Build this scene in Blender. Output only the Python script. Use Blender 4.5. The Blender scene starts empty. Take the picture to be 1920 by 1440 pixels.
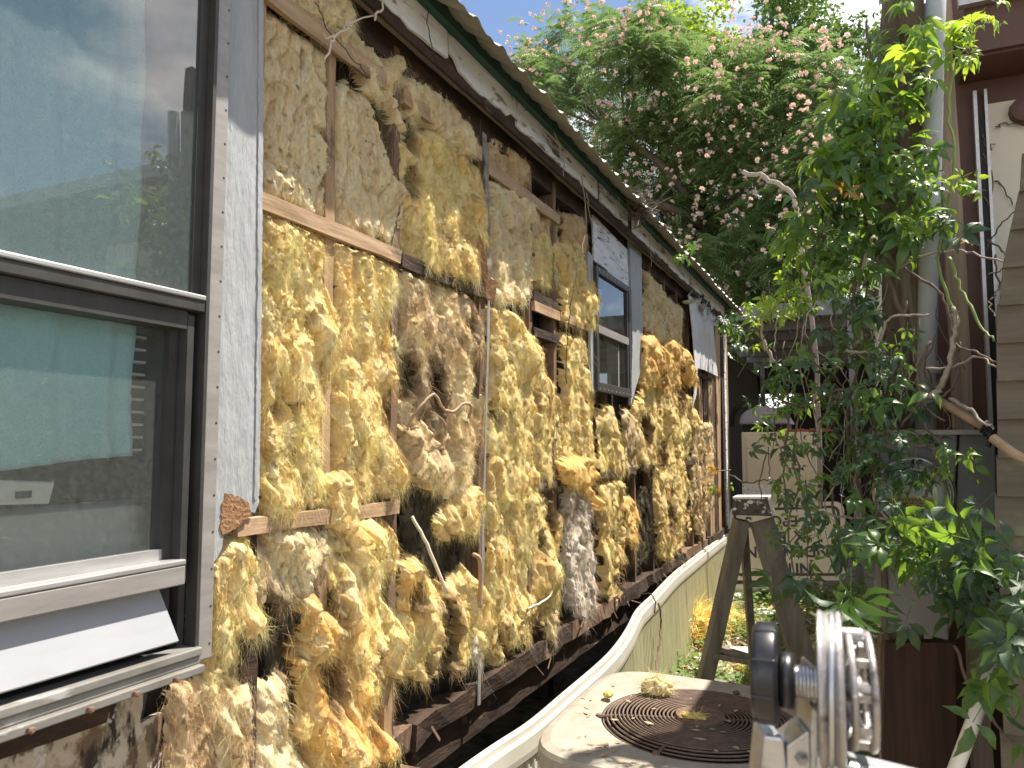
import bpy, math, random
import numpy as np
from mathutils import Vector, Matrix
sc = bpy.context.scene
COL = sc.collection
random.seed(7); RNG = np.random.default_rng(11)
# ------------------------------------------------------------------ camera, sky, sun, exposure
H = 1.85; F = 1400.0; YAW = math.radians(24.9); PIT = math.radians(4.5)
cam_d = bpy.data.cameras.new('camera'); cam = bpy.data.objects.new('camera', cam_d); COL.objects.link(cam)
cam.location = (0, 0, H); cam.rotation_euler = (math.pi/2 + PIT, 0, YAW)
cam_d.lens = F/1920*36; cam_d.sensor_width = 36; cam_d.clip_start = .02; cam_d.clip_end = 900
cam_d.dof.use_dof = True; cam_d.dof.focus_distance = 3.4; cam_d.dof.aperture_fstop = 9.0
sc.camera = cam
SUN = np.array([.305, .33, .88]); SUN = SUN/np.linalg.norm(SUN)
world = bpy.data.worlds.new('World'); sc.world = world; world.use_nodes = True
wt = world.node_tree; wn = wt.nodes; wl = wt.links
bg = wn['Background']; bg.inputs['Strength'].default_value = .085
sky = wn.new('ShaderNodeTexSky'); sky.sky_type = 'NISHITA'; sky.sun_disc = False
sky.sun_elevation = math.asin(SUN[2]); sky.sun_rotation = math.atan2(SUN[0], SUN[1])
sky.air_density = .9; sky.dust_density = .2; sky.ozone_density = 2.2
tc = wn.new('ShaderNodeTexCoord'); mp = wn.new('ShaderNodeMapping'); mp.inputs['Scale'].default_value = (1, 1, 2.2); mp.inputs['Location'].default_value = (-8.126, 8.761, .604)  # cloud offset: view kept mostly clear, unseen clouds added elsewhere as ambient fill
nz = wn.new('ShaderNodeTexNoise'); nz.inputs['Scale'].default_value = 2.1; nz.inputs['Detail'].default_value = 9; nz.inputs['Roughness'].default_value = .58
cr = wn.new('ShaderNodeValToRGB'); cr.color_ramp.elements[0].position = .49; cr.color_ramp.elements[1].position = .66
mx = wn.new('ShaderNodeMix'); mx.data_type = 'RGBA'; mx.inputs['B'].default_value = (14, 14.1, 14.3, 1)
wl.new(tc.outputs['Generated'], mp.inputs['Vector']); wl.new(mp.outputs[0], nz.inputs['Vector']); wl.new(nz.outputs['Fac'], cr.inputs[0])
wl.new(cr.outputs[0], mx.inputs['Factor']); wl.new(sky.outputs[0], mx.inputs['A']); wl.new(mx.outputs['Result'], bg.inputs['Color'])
sun_d = bpy.data.lights.new('sun', 'SUN'); sun_d.energy = 4.8; sun_d.angle = math.radians(.55); sun_d.color = (1, .96, .90)
sun = bpy.data.objects.new('sun', sun_d); COL.objects.link(sun)
sun.rotation_euler = Vector(SUN).to_track_quat('Z', 'Y').to_euler()
sc.view_settings.view_transform = 'Standard'; sc.view_settings.look = 'None'
sc.view_settings.exposure = 1.28; sc.view_settings.gamma = 1
sc.view_settings.use_white_balance = True; sc.view_settings.white_balance_temperature = 7000; sc.view_settings.white_balance_tint = 13
sc.cycles.max_bounces = 8; sc.cycles.transparent_max_bounces = 12
sc.cycles.use_denoising = True

# ------------------------------------------------------------------ where a point seen in the photograph stands on a known plane
_f = np.array([-math.sin(YAW)*math.cos(PIT), math.cos(YAW)*math.cos(PIT), math.sin(PIT)])
_r = np.array([math.cos(YAW), math.sin(YAW), 0]); _u = np.cross(_r, _f); _C = np.array([0, 0, H])
def ray(u, v): return _f + _r*(u-960)/F - _u*(v-720)/F
def PX(u, v, x=-1.5): d = ray(u, v); return _C + d*(x/d[0])
def PZ(u, v, z): d = ray(u, v); return _C + d*((z-H)/d[2])
def PY(u, v, y): d = ray(u, v); return _C + d*(y/d[1])
def V3(p): return np.array(p, float)
def unit(a): a = V3(a); return a/max(np.linalg.norm(a), 1e-9)

# ------------------------------------------------------------------ noise in numpy
_P = np.random.default_rng(5).permutation(4096)
_A = np.random.default_rng(6).uniform(0, 2*np.pi, 4096)
def n2(x, y, seed=0):
    x = np.asarray(x, float) + seed*17.31; y = np.asarray(y, float) + seed*9.77
    xi = np.floor(x).astype(int); yi = np.floor(y).astype(int); xf = x-xi; yf = y-yi
    def g(ix, iy, dx, dy):
        a = _A[_P[(_P[ix & 4095] + iy) & 4095]]; return np.cos(a)*dx + np.sin(a)*dy
    sx = xf*xf*xf*(xf*(xf*6-15)+10); sy = yf*yf*yf*(yf*(yf*6-15)+10)
    a = g(xi, yi, xf, yf); b = g(xi+1, yi, xf-1, yf); c = g(xi, yi+1, xf, yf-1); d = g(xi+1, yi+1, xf-1, yf-1)
    return ((a+(b-a)*sx)*(1-sy) + (c+(d-c)*sx)*sy)*1.5
def fbm(x, y, o=4, seed=0, gain=.5):
    t = 0; a = 1; s = 0
    for k in range(o):
        t = t + a*n2(x*2**k, y*2**k, seed+k*3); s += a; a *= gain
    return t/s

# ------------------------------------------------------------------ materials
MATS = {}
def mat(name, c1, c2=None, scale=(8, 8, 8), rough=.8, bump=0., bscale=None, metal=0., spec=.3, spot=None, spot_scale=3., spot_lo=.55, spot_hi=.62, detail=6, trans=0., tcol=None, streak=None, p1=.32, p2=.68):
    m = bpy.data.materials.new(name); m.use_nodes = True; t = m.node_tree; N = t.nodes; L = t.links; b = N['Principled BSDF']
    b.inputs['Roughness'].default_value = rough; b.inputs['Metallic'].default_value = metal
    b.inputs['Specular IOR Level'].default_value = spec
    co = N.new('ShaderNodeTexCoord').outputs['Object']
    def noise(sc_, det, rg=.6):
        mp = N.new('ShaderNodeMapping'); mp.inputs['Scale'].default_value = sc_; L.new(co, mp.inputs[0])
        n = N.new('ShaderNodeTexNoise'); n.inputs['Scale'].default_value = 1; n.inputs['Detail'].default_value = det; n.inputs['Roughness'].default_value = rg
        L.new(mp.outputs[0], n.inputs['Vector']); return n.outputs['Fac']
    def ramp(inp, p, q, ca, cb):
        r = N.new('ShaderNodeValToRGB'); r.color_ramp.elements[0].position = p; r.color_ramp.elements[1].position = q
        r.color_ramp.elements[0].color = (*ca, 1); r.color_ramp.elements[1].color = (*cb, 1); L.new(inp, r.inputs[0]); return r.outputs[0]
    c2 = c2 or tuple(x*.7 for x in c1)
    nf = noise(scale, detail, .65)
    c = ramp(nf, p1, p2, c1, c2)
    def over(c, col, fac):
        x = N.new('ShaderNodeMix'); x.data_type = 'RGBA'; L.new(fac, x.inputs['Factor']); L.new(c, x.inputs['A']); x.inputs['B'].default_value = (*col, 1); return x.outputs['Result']
    for sp in ([] if spot is None else (spot if isinstance(spot, list) else [(spot, spot_scale, spot_lo, spot_hi)])):
        s = sp[1] if isinstance(sp[1], tuple) else (sp[1],)*3
        c = over(c, sp[0], ramp(noise(s, 8, .62), sp[2], sp[3], (0, 0, 0), (1, 1, 1)))
    L.new(c, b.inputs['Base Color'])
    if bump:
        bp = N.new('ShaderNodeBump'); bp.inputs['Strength'].default_value = bump; bp.inputs['Distance'].default_value = .01
        L.new(noise(bscale, 6, .6) if bscale else nf, bp.inputs['Height']); L.new(bp.outputs[0], b.inputs['Normal'])
    if trans:
        tr = N.new('ShaderNodeBsdfTranslucent'); tr.inputs[0].default_value = (*(tcol or c1), 1)
        ms = N.new('ShaderNodeMixShader'); ms.inputs[0].default_value = trans
        L.new(b.outputs[0], ms.inputs[1]); L.new(tr.outputs[0], ms.inputs[2]); L.new(ms.outputs[0], N['Material Output'].inputs[0])
    MATS[name] = m; return m
W_ = dict
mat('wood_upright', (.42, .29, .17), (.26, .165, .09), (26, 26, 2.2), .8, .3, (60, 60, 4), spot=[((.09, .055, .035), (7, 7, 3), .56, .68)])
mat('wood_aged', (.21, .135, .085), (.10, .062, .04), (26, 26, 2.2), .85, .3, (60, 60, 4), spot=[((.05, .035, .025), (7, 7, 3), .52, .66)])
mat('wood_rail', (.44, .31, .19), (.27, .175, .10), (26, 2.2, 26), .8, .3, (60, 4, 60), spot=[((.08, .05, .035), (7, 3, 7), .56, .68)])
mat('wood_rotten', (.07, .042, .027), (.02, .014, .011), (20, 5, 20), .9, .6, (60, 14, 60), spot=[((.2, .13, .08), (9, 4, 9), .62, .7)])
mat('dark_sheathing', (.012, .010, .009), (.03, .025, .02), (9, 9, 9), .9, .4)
mat('weathered_paint', (.70, .73, .75), (.50, .52, .53), (40, 3, 14), .75, .5, (70, 12, 20), spot=[((.1, .085, .07), (16, 3, 22), .57, .63), ((.2, .17, .14), (40, 9, 30), .6, .66)])
mat('siding_paint', (.34, .36, .365), (.28, .298, .303), (30, 30, 4), .65, .9, (44, 44, 10), spot=[((.2, .19, .175), (26, 26, 30), .68, .72)])
mat('trim_board', (.27, .245, .21), (.14, .12, .1), (30, 2, 30), .85, .4, (70, 6, 60))
mat('green_gutter', (.012, .05, .04), (.02, .065, .052), (5, 5, 5), .5, .1)
mat('roof_metal', (.34, .33, .28), (.24, .235, .2), (5, 2, 5), .55, .15, spot=[((.13, .11, .08), (4, 9, 4), .62, .75)], metal=.2)
mat('aluminium', (.30, .285, .265), (.22, .21, .195), (5, 5, 30), .5, .08, metal=.15, spec=.4)
mat('aluminium_bright', (.5, .5, .49), (.38, .38, .37), (60, 6, 60), .42, .05, metal=.6)
mat('dark_metal', (.055, .053, .05), (.035, .034, .032), (10, 10, 10), .5, .05)
mat('sill_metal', (.26, .255, .23), (.18, .17, .15), (14, 8, 14), .5, .15, metal=.3, spot=[((.42, .42, .4), (10, 5, 14), .58, .64)])
mat('white_panel', (.31, .32, .335), (.28, .29, .305), (20, 6, 20), .4, .03, spot=[((.45, .43, .4), 60, .74, .78)])
mat('rust', (.20, .125, .09), (.11, .068, .05), (40, 40, 40), .9, .4)
mat('particle_board', (.36, .2, .1), (.16, .08, .04), (110, 110, 110), .95, 1.0, (90, 90, 90))
mat('peeled_sheet', (.52, .45, .34), (.38, .31, .22), (9, 9, 9), .85, .5, (30, 30, 30), spot=[((.34, .26, .17), (6, 6, 6), .46, .5), ((.16, .105, .06), (8, 8, 5), .52, .56), ((.04, .028, .02), (9, 9, 3.5), .57, .62), ((.5, .47, .42), (16, 16, 12), .6, .63)])
mat('towel_cloth', (.60, .93, .95), (.50, .84, .86), (160, 160, 160), .95, 1.0, (260, 260, 260))
mat('paper', (.7, .68, .63), (.6, .58, .52), (9, 9, 9), .7)
mat('ink', (.05, .05, .05), (.07, .07, .065), (3, 3, 3), .6)
mat('room_dark', (.08, .075, .068), (.06, .055, .05), (3, 3, 3), .9)
mat('room_pale', (.42, .41, .38), (.36, .35, .33), (3, 3, 3), .8)
mat('vinyl_white', (.53, .515, .45), (.46, .445, .375), (4, 4, 4), .4, .05, spot=[((.4, .37, .28), (12, 5, 12), .62, .76)])
mat('vinyl_stained', (.56, .54, .37), (.43, .42, .25), (22, 22, 1.2), .5, .15, spot=[((.26, .26, .13), (14, 14, 1.5), .55, .75), ((.2, .15, .09), (9, 9, 3), .64, .74)])
mat('ac_paint', (.34, .315, .26), (.25, .225, .18), (10, 10, 10), .6, .12, spot=[((.30, .17, .10), (7, 7, 7), .58, .72), ((.36, .33, .25), (30, 30, 30), .55, .68), ((.2, .1, .05), (3, 6, 3), .69, .73)])
mat('ac_side', (.5, .49, .36), (.36, .36, .24), (5, 5, 2), .6, .1, spot=[((.22, .24, .12), (4, 4, 3), .52, .68)])
mat('ac_dark', (.02, .018, .015), (.04, .034, .027), (8, 8, 8), .8)
mat('rusty_wire', (.19, .135, .10), (.11, .078, .06), (30, 30, 30), .8, .3, metal=.2)
mat('coil_fin', (.3, .29, .26), (.12, .11, .1), (3, 3, 90), .5, metal=.6)
mat('old_ladder_wood', (.22, .20, .17), (.115, .10, .085), (22, 22, 3), .9, .5, (50, 50, 6), spot=[((.45, .44, .42), (30, 30, 4), .70, .73)])
mat('paint_caked', (.1, .095, .085), (.04, .038, .034), (40, 40, 40), .8, 1.0, (45, 45, 45), spot=[((.6, .6, .58), (25, 25, 30), .6, .65)])
mat('paint_white_worn', (.74, .74, .72), (.55, .54, .5), (30, 30, 30), .7, .5, spot=[((.12, .11, .1), (30, 8, 30), .6, .66)])
mat('sign_white', (.62, .59, .51), (.55, .51, .43), (5, 5, 5), .5, .05, spot=[((.4, .34, .25), 9, .62, .72)])
mat('cabinet_white', (.62, .56, .43), (.55, .48, .36), (5, 5, 5), .55, .1, spot=[((.3, .15, .08), (9, 9, 14), .67, .71)])
mat('lavender_plastic', (.42, .38, .43), (.36, .33, .37), (5, 5, 5), .5)
mat('black_plastic', (.012, .012, .014), (.018, .018, .021), (9, 9, 9), .32, spec=.5)
mat('black_rubber', (.02, .02, .02), None, (9, 9, 9), .6)
mat('orange_cloth', (.45, .12, .05), (.3, .09, .05), (20, 20, 20), .9, .4)
mat('zinc', (.56, .57, .58), (.40, .41, .42), (30, 30, 30), .36, .12, (90, 90, 90), metal=.85, spot=[((.16, .13, .10), (40, 40, 40), .60, .72)])
mat('cast_metal', (.42, .40, .38), (.28, .265, .25), (18, 18, 18), .46, .3, (60, 60, 60), metal=.75, spot=[((.13, .11, .09), (45, 45, 45), .56, .68), ((.6, .6, .6), (30, 90, 90), .66, .7)])
mat('post_wood', (.17, .125, .085), (.07, .05, .035), (30, 30, 1.6), .9, .7, (45, 45, 2.2), spot=[((.26, .23, .19), (18, 18, 1.4), .54, .66)])
mat('post_wood_pale', (.36, .28, .2), (.2, .15, .11), (40, 40, 1.8), .9, .6, (60, 60, 3))
mat('red_board', (.075, .042, .027), (.035, .02, .014), (24, 24, 1.6), .9, .4)
mat('conduit_grey', (.40, .42, .43), (.33, .35, .355), (6, 6, 3), .5, .08)
mat('meter_grey', (.20, .20, .19), (.155, .155, .148), (5, 5, 5), .55, .05, spot=[((.16, .15, .12), (9, 9, 5), .6, .75)])
mat('meter_ring', (.5, .5, .5), (.4, .4, .4), (9, 9, 9), .3, metal=.8)
mat('meter_face', (.55, .53, .5), (.5, .48, .45), (9, 9, 9), .4)
mat('yellow_label', (.75, .52, .03), (.7, .47, .03), (9, 9, 9), .5)
mat('brown_metal', (.105, .055, .042), (.085, .045, .036), (4, 4, 4), .55, .05, spot=[((.25, .2, .17), (40, 40, 40), .72, .75)])
mat('cream_siding', (.66, .63, .50), (.56, .54, .41), (3, 3, 1.5), .55, .05, spot=[((.4, .38, .22), (12, 12, 1.6), .55, .75)])
mat('beige_panel', (.60, .56, .46), (.53, .49, .4), (4, 4, 4), .6, .05, spot=[((.35, .29, .2), (12, 12, 12), .66, .75)])
mat('tan_siding', (.13, .108, .075), (.09, .075, .05), (3, 3, 40), .75, .3, (8, 8, 60), spot=[((.16, .16, .09), (6, 6, 6), .56, .7)])
mat('white_gravel_roof', (.62, .58, .53), (.4, .36, .33), (30, 30, 30), .8, .5)
mat('pvc', (.74, .71, .62), (.66, .63, .54), (4, 4, 4), .4, .03, spot=[((.4, .36, .27), (12, 12, 4), .62, .75)])
mat('tan_pipe', (.42, .30, .19), (.3, .2, .12), (30, 30, 30), .7, .2)
mat('carport_metal', (.22, .23, .23), (.15, .16, .16), (4, 4, 4), .5, metal=.3)
mat('carport_edge', (.19, .20, .195), (.13, .14, .135), (9, 9, 9), .5, .1)
mat('soil', (.15, .12, .085), (.28, .235, .17), (7, 7, 7), .95, .8, (30, 30, 30), spot=[((.34, .3, .23), (14, 14, 14), .55, .62), ((.06, .075, .03), (4, 4, 4), .55, .68)])
mat('litter', (.48, .38, .25), (.26, .19, .12), (9, 9, 9), .9)
mat('pale_scrap', (.6, .58, .54), (.45, .43, .4), (9, 9, 9), .7, .2)
mat('wool_crumb', (.85, .62, .24), (.8, .66, .36), (9, 9, 9), .95, trans=.3, tcol=(.8, .6, .25))
mat('weed_leaf', (.12, .22, .05), (.07, .15, .03), (14, 14, 14), .55, trans=.35, tcol=(.28, .42, .06))
mat('creeper_leaf', (.065, .14, .034), (.04, .095, .028), (18, 18, 18), .33, .12, (30, 30, 30), spec=.5, trans=.40, tcol=(.27, .46, .04))
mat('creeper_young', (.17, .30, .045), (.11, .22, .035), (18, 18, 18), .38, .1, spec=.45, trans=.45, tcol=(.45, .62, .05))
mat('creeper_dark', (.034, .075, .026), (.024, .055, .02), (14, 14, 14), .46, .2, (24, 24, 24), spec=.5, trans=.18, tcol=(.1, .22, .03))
mat('creeper_rusty', (.4, .2, .05), (.3, .13, .04), (14, 14, 14), .6, trans=.4, tcol=(.55, .3, .05))
mat('vine_stem', (.17, .13, .10), (.085, .062, .045), (30, 30, 30), .85, .5)
mat('vine_stem_pale', (.36, .31, .26), (.22, .18, .15), (30, 30, 30), .85, .5)
mat('vine_stem_green', (.2, .28, .08), (.14, .2, .06), (20, 20, 20), .6)
mat('bark', (.10, .08, .06), (.05, .04, .03), (6, 6, 2), .9, .5)
mat('mimosa_leaf', (.14, .21, .08), (.09, .145, .058), (.7, .7, .7), .45, trans=.36, tcol=(.2, .33, .09))
mat('mimosa_flower', (.76, .63, .54), (.62, .46, .40), (3, 3, 3), .8, trans=.3, tcol=(.8, .5, .42))
mat('bright_leaf', (.17, .27, .03), (.10, .19, .03), (.6, .6, .6), .5, trans=.4, tcol=(.42, .55, .05))
mat('deep_leaf', (.09, .165, .048), (.055, .11, .035), (.6, .6, .6), .5, trans=.28, tcol=(.15, .27, .04))
mat('wire', (.03, .025, .02), None, (9, 9, 9), .6)
mat('white_root', (.62, .55, .44), (.5, .43, .33), (30, 30, 30), .8)
mat('fabric_flap', (.55, .56, .56), (.45, .46, .46), (9, 9, 9), .7, .3, spot=[((.25, .24, .22), (12, 12, 6), .6, .7)])

def glass(name, dust_col, dust_lo, dust_hi, gain):
    m = bpy.data.materials.new(name); m.use_nodes = True; N = m.node_tree.nodes; L = m.node_tree.links; N.remove(N['Principled BSDF'])
    tr = N.new('ShaderNodeBsdfTransparent'); tr.inputs[0].default_value = (.9, .95, .93, 1)
    gl = N.new('ShaderNodeBsdfGlossy'); gl.inputs['Roughness'].default_value = .0; gl.inputs[0].default_value = (1, 1, 1, 1)
    fr = N.new('ShaderNodeFresnel'); fr.inputs[0].default_value = gain
    di = N.new('ShaderNodeBsdfDiffuse'); di.inputs[0].default_value = (*dust_col, 1)
    a = N.new('ShaderNodeMixShader'); b = N.new('ShaderNodeMixShader')
    co = N.new('ShaderNodeTexCoord'); n = N.new('ShaderNodeTexNoise'); n.inputs['Scale'].default_value = 55; n.inputs['Detail'].default_value = 10; n.inputs['Roughness'].default_value = .72
    mr = N.new('ShaderNodeMapRange'); mr.inputs[1].default_value = .3; mr.inputs[2].default_value = .75; mr.inputs[3].default_value = dust_lo; mr.inputs[4].default_value = dust_hi
    L.new(co.outputs['Object'], n.inputs['Vector']); L.new(n.outputs['Fac'], mr.inputs[0])
    L.new(fr.outputs[0], a.inputs[0]); L.new(tr.outputs[0], a.inputs[1]); L.new(gl.outputs[0], a.inputs[2])
    L.new(mr.outputs[0], b.inputs[0]); L.new(a.outputs[0], b.inputs[1]); L.new(di.outputs[0], b.inputs[2]); L.new(b.outputs[0], N['Material Output'].inputs[0])
    MATS[name] = m
glass('window_glass', (.38, .46, .46), .10, .19, 2.0)
glass('window_glass_low', (.46, .50, .47), .06, .13, 1.5)
glass('window_glass_plain', (.3, .3, .27), .02, .12, 1.6)
glass('meter_glass', (.5, .5, .5), .02, .1, 1.5)

def insulation(name):
    m = bpy.data.materials.new(name); m.use_nodes = True; N = m.node_tree.nodes; L = m.node_tree.links; N.remove(N['Principled BSDF'])
    at = N.new('ShaderNodeAttribute'); at.attribute_name = 'tone'
    co = N.new('ShaderNodeTexCoord'); mpn = N.new('ShaderNodeMapping'); mpn.inputs['Scale'].default_value = (70, 190, 34); L.new(co.outputs['Object'], mpn.inputs[0])
    n = N.new('ShaderNodeTexNoise'); n.inputs['Scale'].default_value = 1; n.inputs['Detail'].default_value = 5; n.inputs['Distortion'].default_value = 1.2; L.new(mpn.outputs[0], n.inputs['Vector'])
    mr = N.new('ShaderNodeMapRange'); mr.inputs[1].default_value = .25; mr.inputs[2].default_value = .7; mr.inputs[3].default_value = .80; mr.inputs[4].default_value = 1.08; L.new(n.outputs['Fac'], mr.inputs[0])
    mu = N.new('ShaderNodeMix'); mu.data_type = 'RGBA'; mu.blend_type = 'MULTIPLY'; mu.inputs['Factor'].default_value = 1; L.new(at.outputs['Color'], mu.inputs['A']); L.new(mr.outputs[0], mu.inputs['B'])
    d = N.new('ShaderNodeBsdfDiffuse'); t = N.new('ShaderNodeBsdfTranslucent'); ms = N.new('ShaderNodeMixShader'); ms.inputs[0].default_value = .32
    bp = N.new('ShaderNodeBump'); bp.inputs['Strength'].default_value = .9; bp.inputs['Distance'].default_value = .008; L.new(n.outputs['Fac'], bp.inputs['Height']); L.new(bp.outputs[0], d.inputs['Normal'])
    L.new(mu.outputs['Result'], d.inputs[0]); L.new(mu.outputs['Result'], t.inputs[0]); L.new(d.outputs[0], ms.inputs[1]); L.new(t.outputs[0], ms.inputs[2]); L.new(ms.outputs[0], N['Material Output'].inputs[0])
    MATS[name] = m
insulation('glass_wool')

# ------------------------------------------------------------------ objects
ORG = {}
def tag(o, label=None, cat=None, group=None, kind=None):
    if label: o['label'] = label
    if cat: o['category'] = cat
    if group: o['group'] = group
    if kind: o['kind'] = kind
    return o
def thing(name, loc, label, cat, group=None):
    o = bpy.data.objects.new(name, None); COL.objects.link(o); o.location = tuple(loc); o.empty_display_size = .1
    ORG[o.name] = V3(loc); return tag(o, label, cat, group)
def link(name, me, parent=None, org=None):
    o = bpy.data.objects.new(name, me); COL.objects.link(o)
    if parent is not None: o.parent = parent; ORG[o.name] = ORG[parent.name]
    else: o.location = tuple(org); ORG[o.name] = V3(org)
    return o
def nmesh(name, V, faces, material, parent=None, org=None, smooth=False, tone=None):
    V = np.asarray(V, float)
    if parent is not None: og = ORG[parent.name]
    else:
        if org is None: org = (V[:, 0].mean(), V[:, 1].mean(), V[:, 2].min())
        og = V3(org)
    me = bpy.data.meshes.new(name); Vl = (V-og).astype(np.float32)
    if isinstance(faces, np.ndarray):
        nf, k = faces.shape
        me.vertices.add(len(Vl)); me.vertices.foreach_set('co', Vl.ravel())
        me.loops.add(nf*k); me.loops.foreach_set('vertex_index', faces.astype(np.int32).ravel())
        me.polygons.add(nf); me.polygons.foreach_set('loop_start', np.arange(0, nf*k, k, dtype=np.int32)); me.polygons.foreach_set('loop_total', np.full(nf, k, np.int32))
        me.update(calc_edges=True)
    else:
        me.from_pydata([tuple(map(float, p)) for p in Vl], [], faces); me.update()
    me.materials.append(MATS[material])
    if tone is not None:
        a = me.attributes.new('tone', 'FLOAT_COLOR', 'POINT'); a.data.foreach_set('color', np.c_[tone, np.ones(len(tone))].astype(np.float32).ravel())
    if smooth: me.polygons.foreach_set('use_smooth', np.ones(len(me.polygons), bool))
    return link(name, me, parent, og)
class MB:
    def __init__(s): s.v = []; s.f = []
    def add(s, V, Fs):
        b = len(s.v); s.v += [tuple(map(float, p)) for p in V]; s.f += [tuple(i+b for i in f) for f in Fs]; return s
    def box(s, x0, x1, y0, y1, z0, z1):
        V = [(x, y, z) for x in (x0, x1) for y in (y0, y1) for z in (z0, z1)]
        return s.add(V, [(0, 1, 3, 2), (4, 6, 7, 5), (0, 4, 5, 1), (2, 3, 7, 6), (0, 2, 6, 4), (1, 5, 7, 3)])
    def beam(s, a, b, w, d, side=None, taper=1., segs=1, jit=0.):
        a = V3(a); b = V3(b); ax = unit(b-a); sd = V3(side if side is not None else (1, 0, 0)); sd = unit(sd-ax*(sd@ax)); up = np.cross(ax, sd); V = []; Fs = []
        for k in range(segs+1):
            t = k/segs; c = a+(b-a)*t; q = 1+(taper-1)*t
            j = lambda: np.array([random.gauss(0, 1) for _ in range(3)])*jit
            for (i, l) in ((-1, -1), (1, -1), (1, 1), (-1, 1)): V.append(c+sd*w/2*i*q+up*d/2*l*q+j())
        for k in range(segs):
            for i in range(4): Fs.append((k*4+i, k*4+(i+1) % 4, k*4+4+(i+1) % 4, k*4+4+i))
        Fs += [(3, 2, 1, 0), tuple(segs*4+i for i in range(4))]
        return s.add(V, Fs)
    def tube(s, pts, r, n=6, cap=True):
        pts = [V3(p) for p in pts]; m = len(pts); rs = [r]*m if np.isscalar(r) else list(r)
        t0 = unit(pts[1]-pts[0]); up = np.array([0, 0, 1.]) if abs(t0[2]) < .9 else np.array([1., 0, 0]); sd = unit(np.cross(t0, up)); V = []; Fs = []
        for i, p in enumerate(pts):
            t = unit(pts[min(i+1, m-1)]-pts[max(i-1, 0)]); sd = unit(sd-t*(sd@t)); w = np.cross(t, sd)
            for k in range(n):
                a = 2*math.pi*k/n; V.append(p+(sd*math.cos(a)+w*math.sin(a))*rs[i])
        for i in range(m-1):
            for k in range(n): Fs.append((i*n+k, i*n+(k+1) % n, i*n+n+(k+1) % n, i*n+n+k))
        if cap: Fs += [tuple(range(n))[::-1], tuple((m-1)*n+k for k in range(n))]
        return s.add(V, Fs)
    def lathe(s, c, axis, prof, n=24, closed=False):
        c = V3(c); ax = unit(axis); sd = unit(np.cross(ax, (0, 0, 1) if abs(ax[2]) < .9 else (1, 0, 0))); w = np.cross(ax, sd); V = []; Fs = []; m = len(prof)
        for (r, h) in prof:
            for k in range(n):
                a = 2*math.pi*k/n; V.append(c+ax*h+(sd*math.cos(a)+w*math.sin(a))*r)
        for i in range(m if closed else m-1):
            j = (i+1) % m
            for k in range(n): Fs.append((i*n+k, i*n+(k+1) % n, j*n+(k+1) % n, j*n+k))
        if not closed: Fs += [tuple(range(n))[::-1], tuple((m-1)*n+k for k in range(n))]
        return s.add(V, Fs)
    def prism(s, poly, off):
        n = len(poly); off = V3(off); V = [V3(p) for p in poly]+[V3(p)+off for p in poly]
        return s.add(V, [tuple(range(n))[::-1], tuple(range(n, 2*n))]+[(i, (i+1) % n, n+(i+1) % n, n+i) for i in range(n)])
    def build(s, name, m, parent=None, smooth=False, org=None, bev=0):
        o = nmesh(name, s.v, s.f, m, parent, org)
        if smooth:
            for p in o.data.polygons: p.use_smooth = len(p.vertices) < 9
        if bev:
            b = o.modifiers.new('bevel', 'BEVEL'); b.width = bev; b.segments = 2; b.limit_method = 'ANGLE'
        return o
def spline(pts, k=6):
    pts = [V3(p) for p in pts]; P = [2*pts[0]-pts[1]]+pts+[2*pts[-1]-pts[-2]]; out = []
    for i in range(1, len(P)-2):
        for j in range(k):
            t = j/k; a, b, c, d = P[i-1], P[i], P[i+1], P[i+2]
            out.append(.5*((2*b)+(-a+c)*t+(2*a-5*b+4*c-d)*t*t+(-a+3*b-3*c+d)*t**3))
    out.append(pts[-1]); return out
def wob(pts, s): return [p+RNG.normal(0, s, 3) for p in pts]

# ================================================================== SETTING: ground
def ground_z(x, y):
    g = .05*fbm(x*1.3, y*1.3, 4, 3)
    return g*np.clip((y-1)/3, 0, 1)
gx = np.concatenate([[-300, -120, -50, -20, -10], np.linspace(-5, 6, 80), [10, 20, 50, 120, 300]]); gy = np.concatenate([[-60, -20, -6], np.linspace(-1, 16, 120), [20, 30, 60, 150, 400]])
X, Yg = np.meshgrid(gx, gy); Zg = ground_z(X, Yg)*(np.abs(X) < 6)
V = np.c_[X.ravel(), Yg.ravel(), Zg.ravel()]; nx = len(gx)
idx = np.arange((len(gy)-1)*(nx)).reshape(-1, nx)[:, :-1].ravel()
tag(nmesh('ground', V, np.c_[idx, idx+1, idx+nx+1, idx+nx], 'soil', org=(0, 0, 0), smooth=True), kind='structure', label='bare soil ground littered with leaves between the two trailers')

# ================================================================== MOBILE HOME
YE = 9.6; Y0 = .2
home = thing('mobile_home', (-1.5, 4.5, .7), 'stripped mobile home with its siding torn off, exposing studs and yellow insulation', 'mobile home')
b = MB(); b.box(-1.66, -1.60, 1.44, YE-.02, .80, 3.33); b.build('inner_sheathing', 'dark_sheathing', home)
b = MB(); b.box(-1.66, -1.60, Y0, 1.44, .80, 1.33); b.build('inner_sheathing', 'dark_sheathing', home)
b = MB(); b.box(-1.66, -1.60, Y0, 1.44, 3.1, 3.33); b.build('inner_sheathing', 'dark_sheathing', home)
b = MB(); b.box(-4.6, -1.60, Y0, YE-.02, .66, .79); b.build('floor_deck', 'dark_sheathing', home)
b = MB(); b.box(-4.6, -1.67, YE-.06, YE-.02, .80, 3.4); b.box(-4.6, -4.5, Y0, YE-.1, .8, 3.4); b.box(-4.6, -1.67, Y0-.05, Y0, .8, 3.4); b.build('outer_shell', 'peeled_sheet', home)
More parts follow.
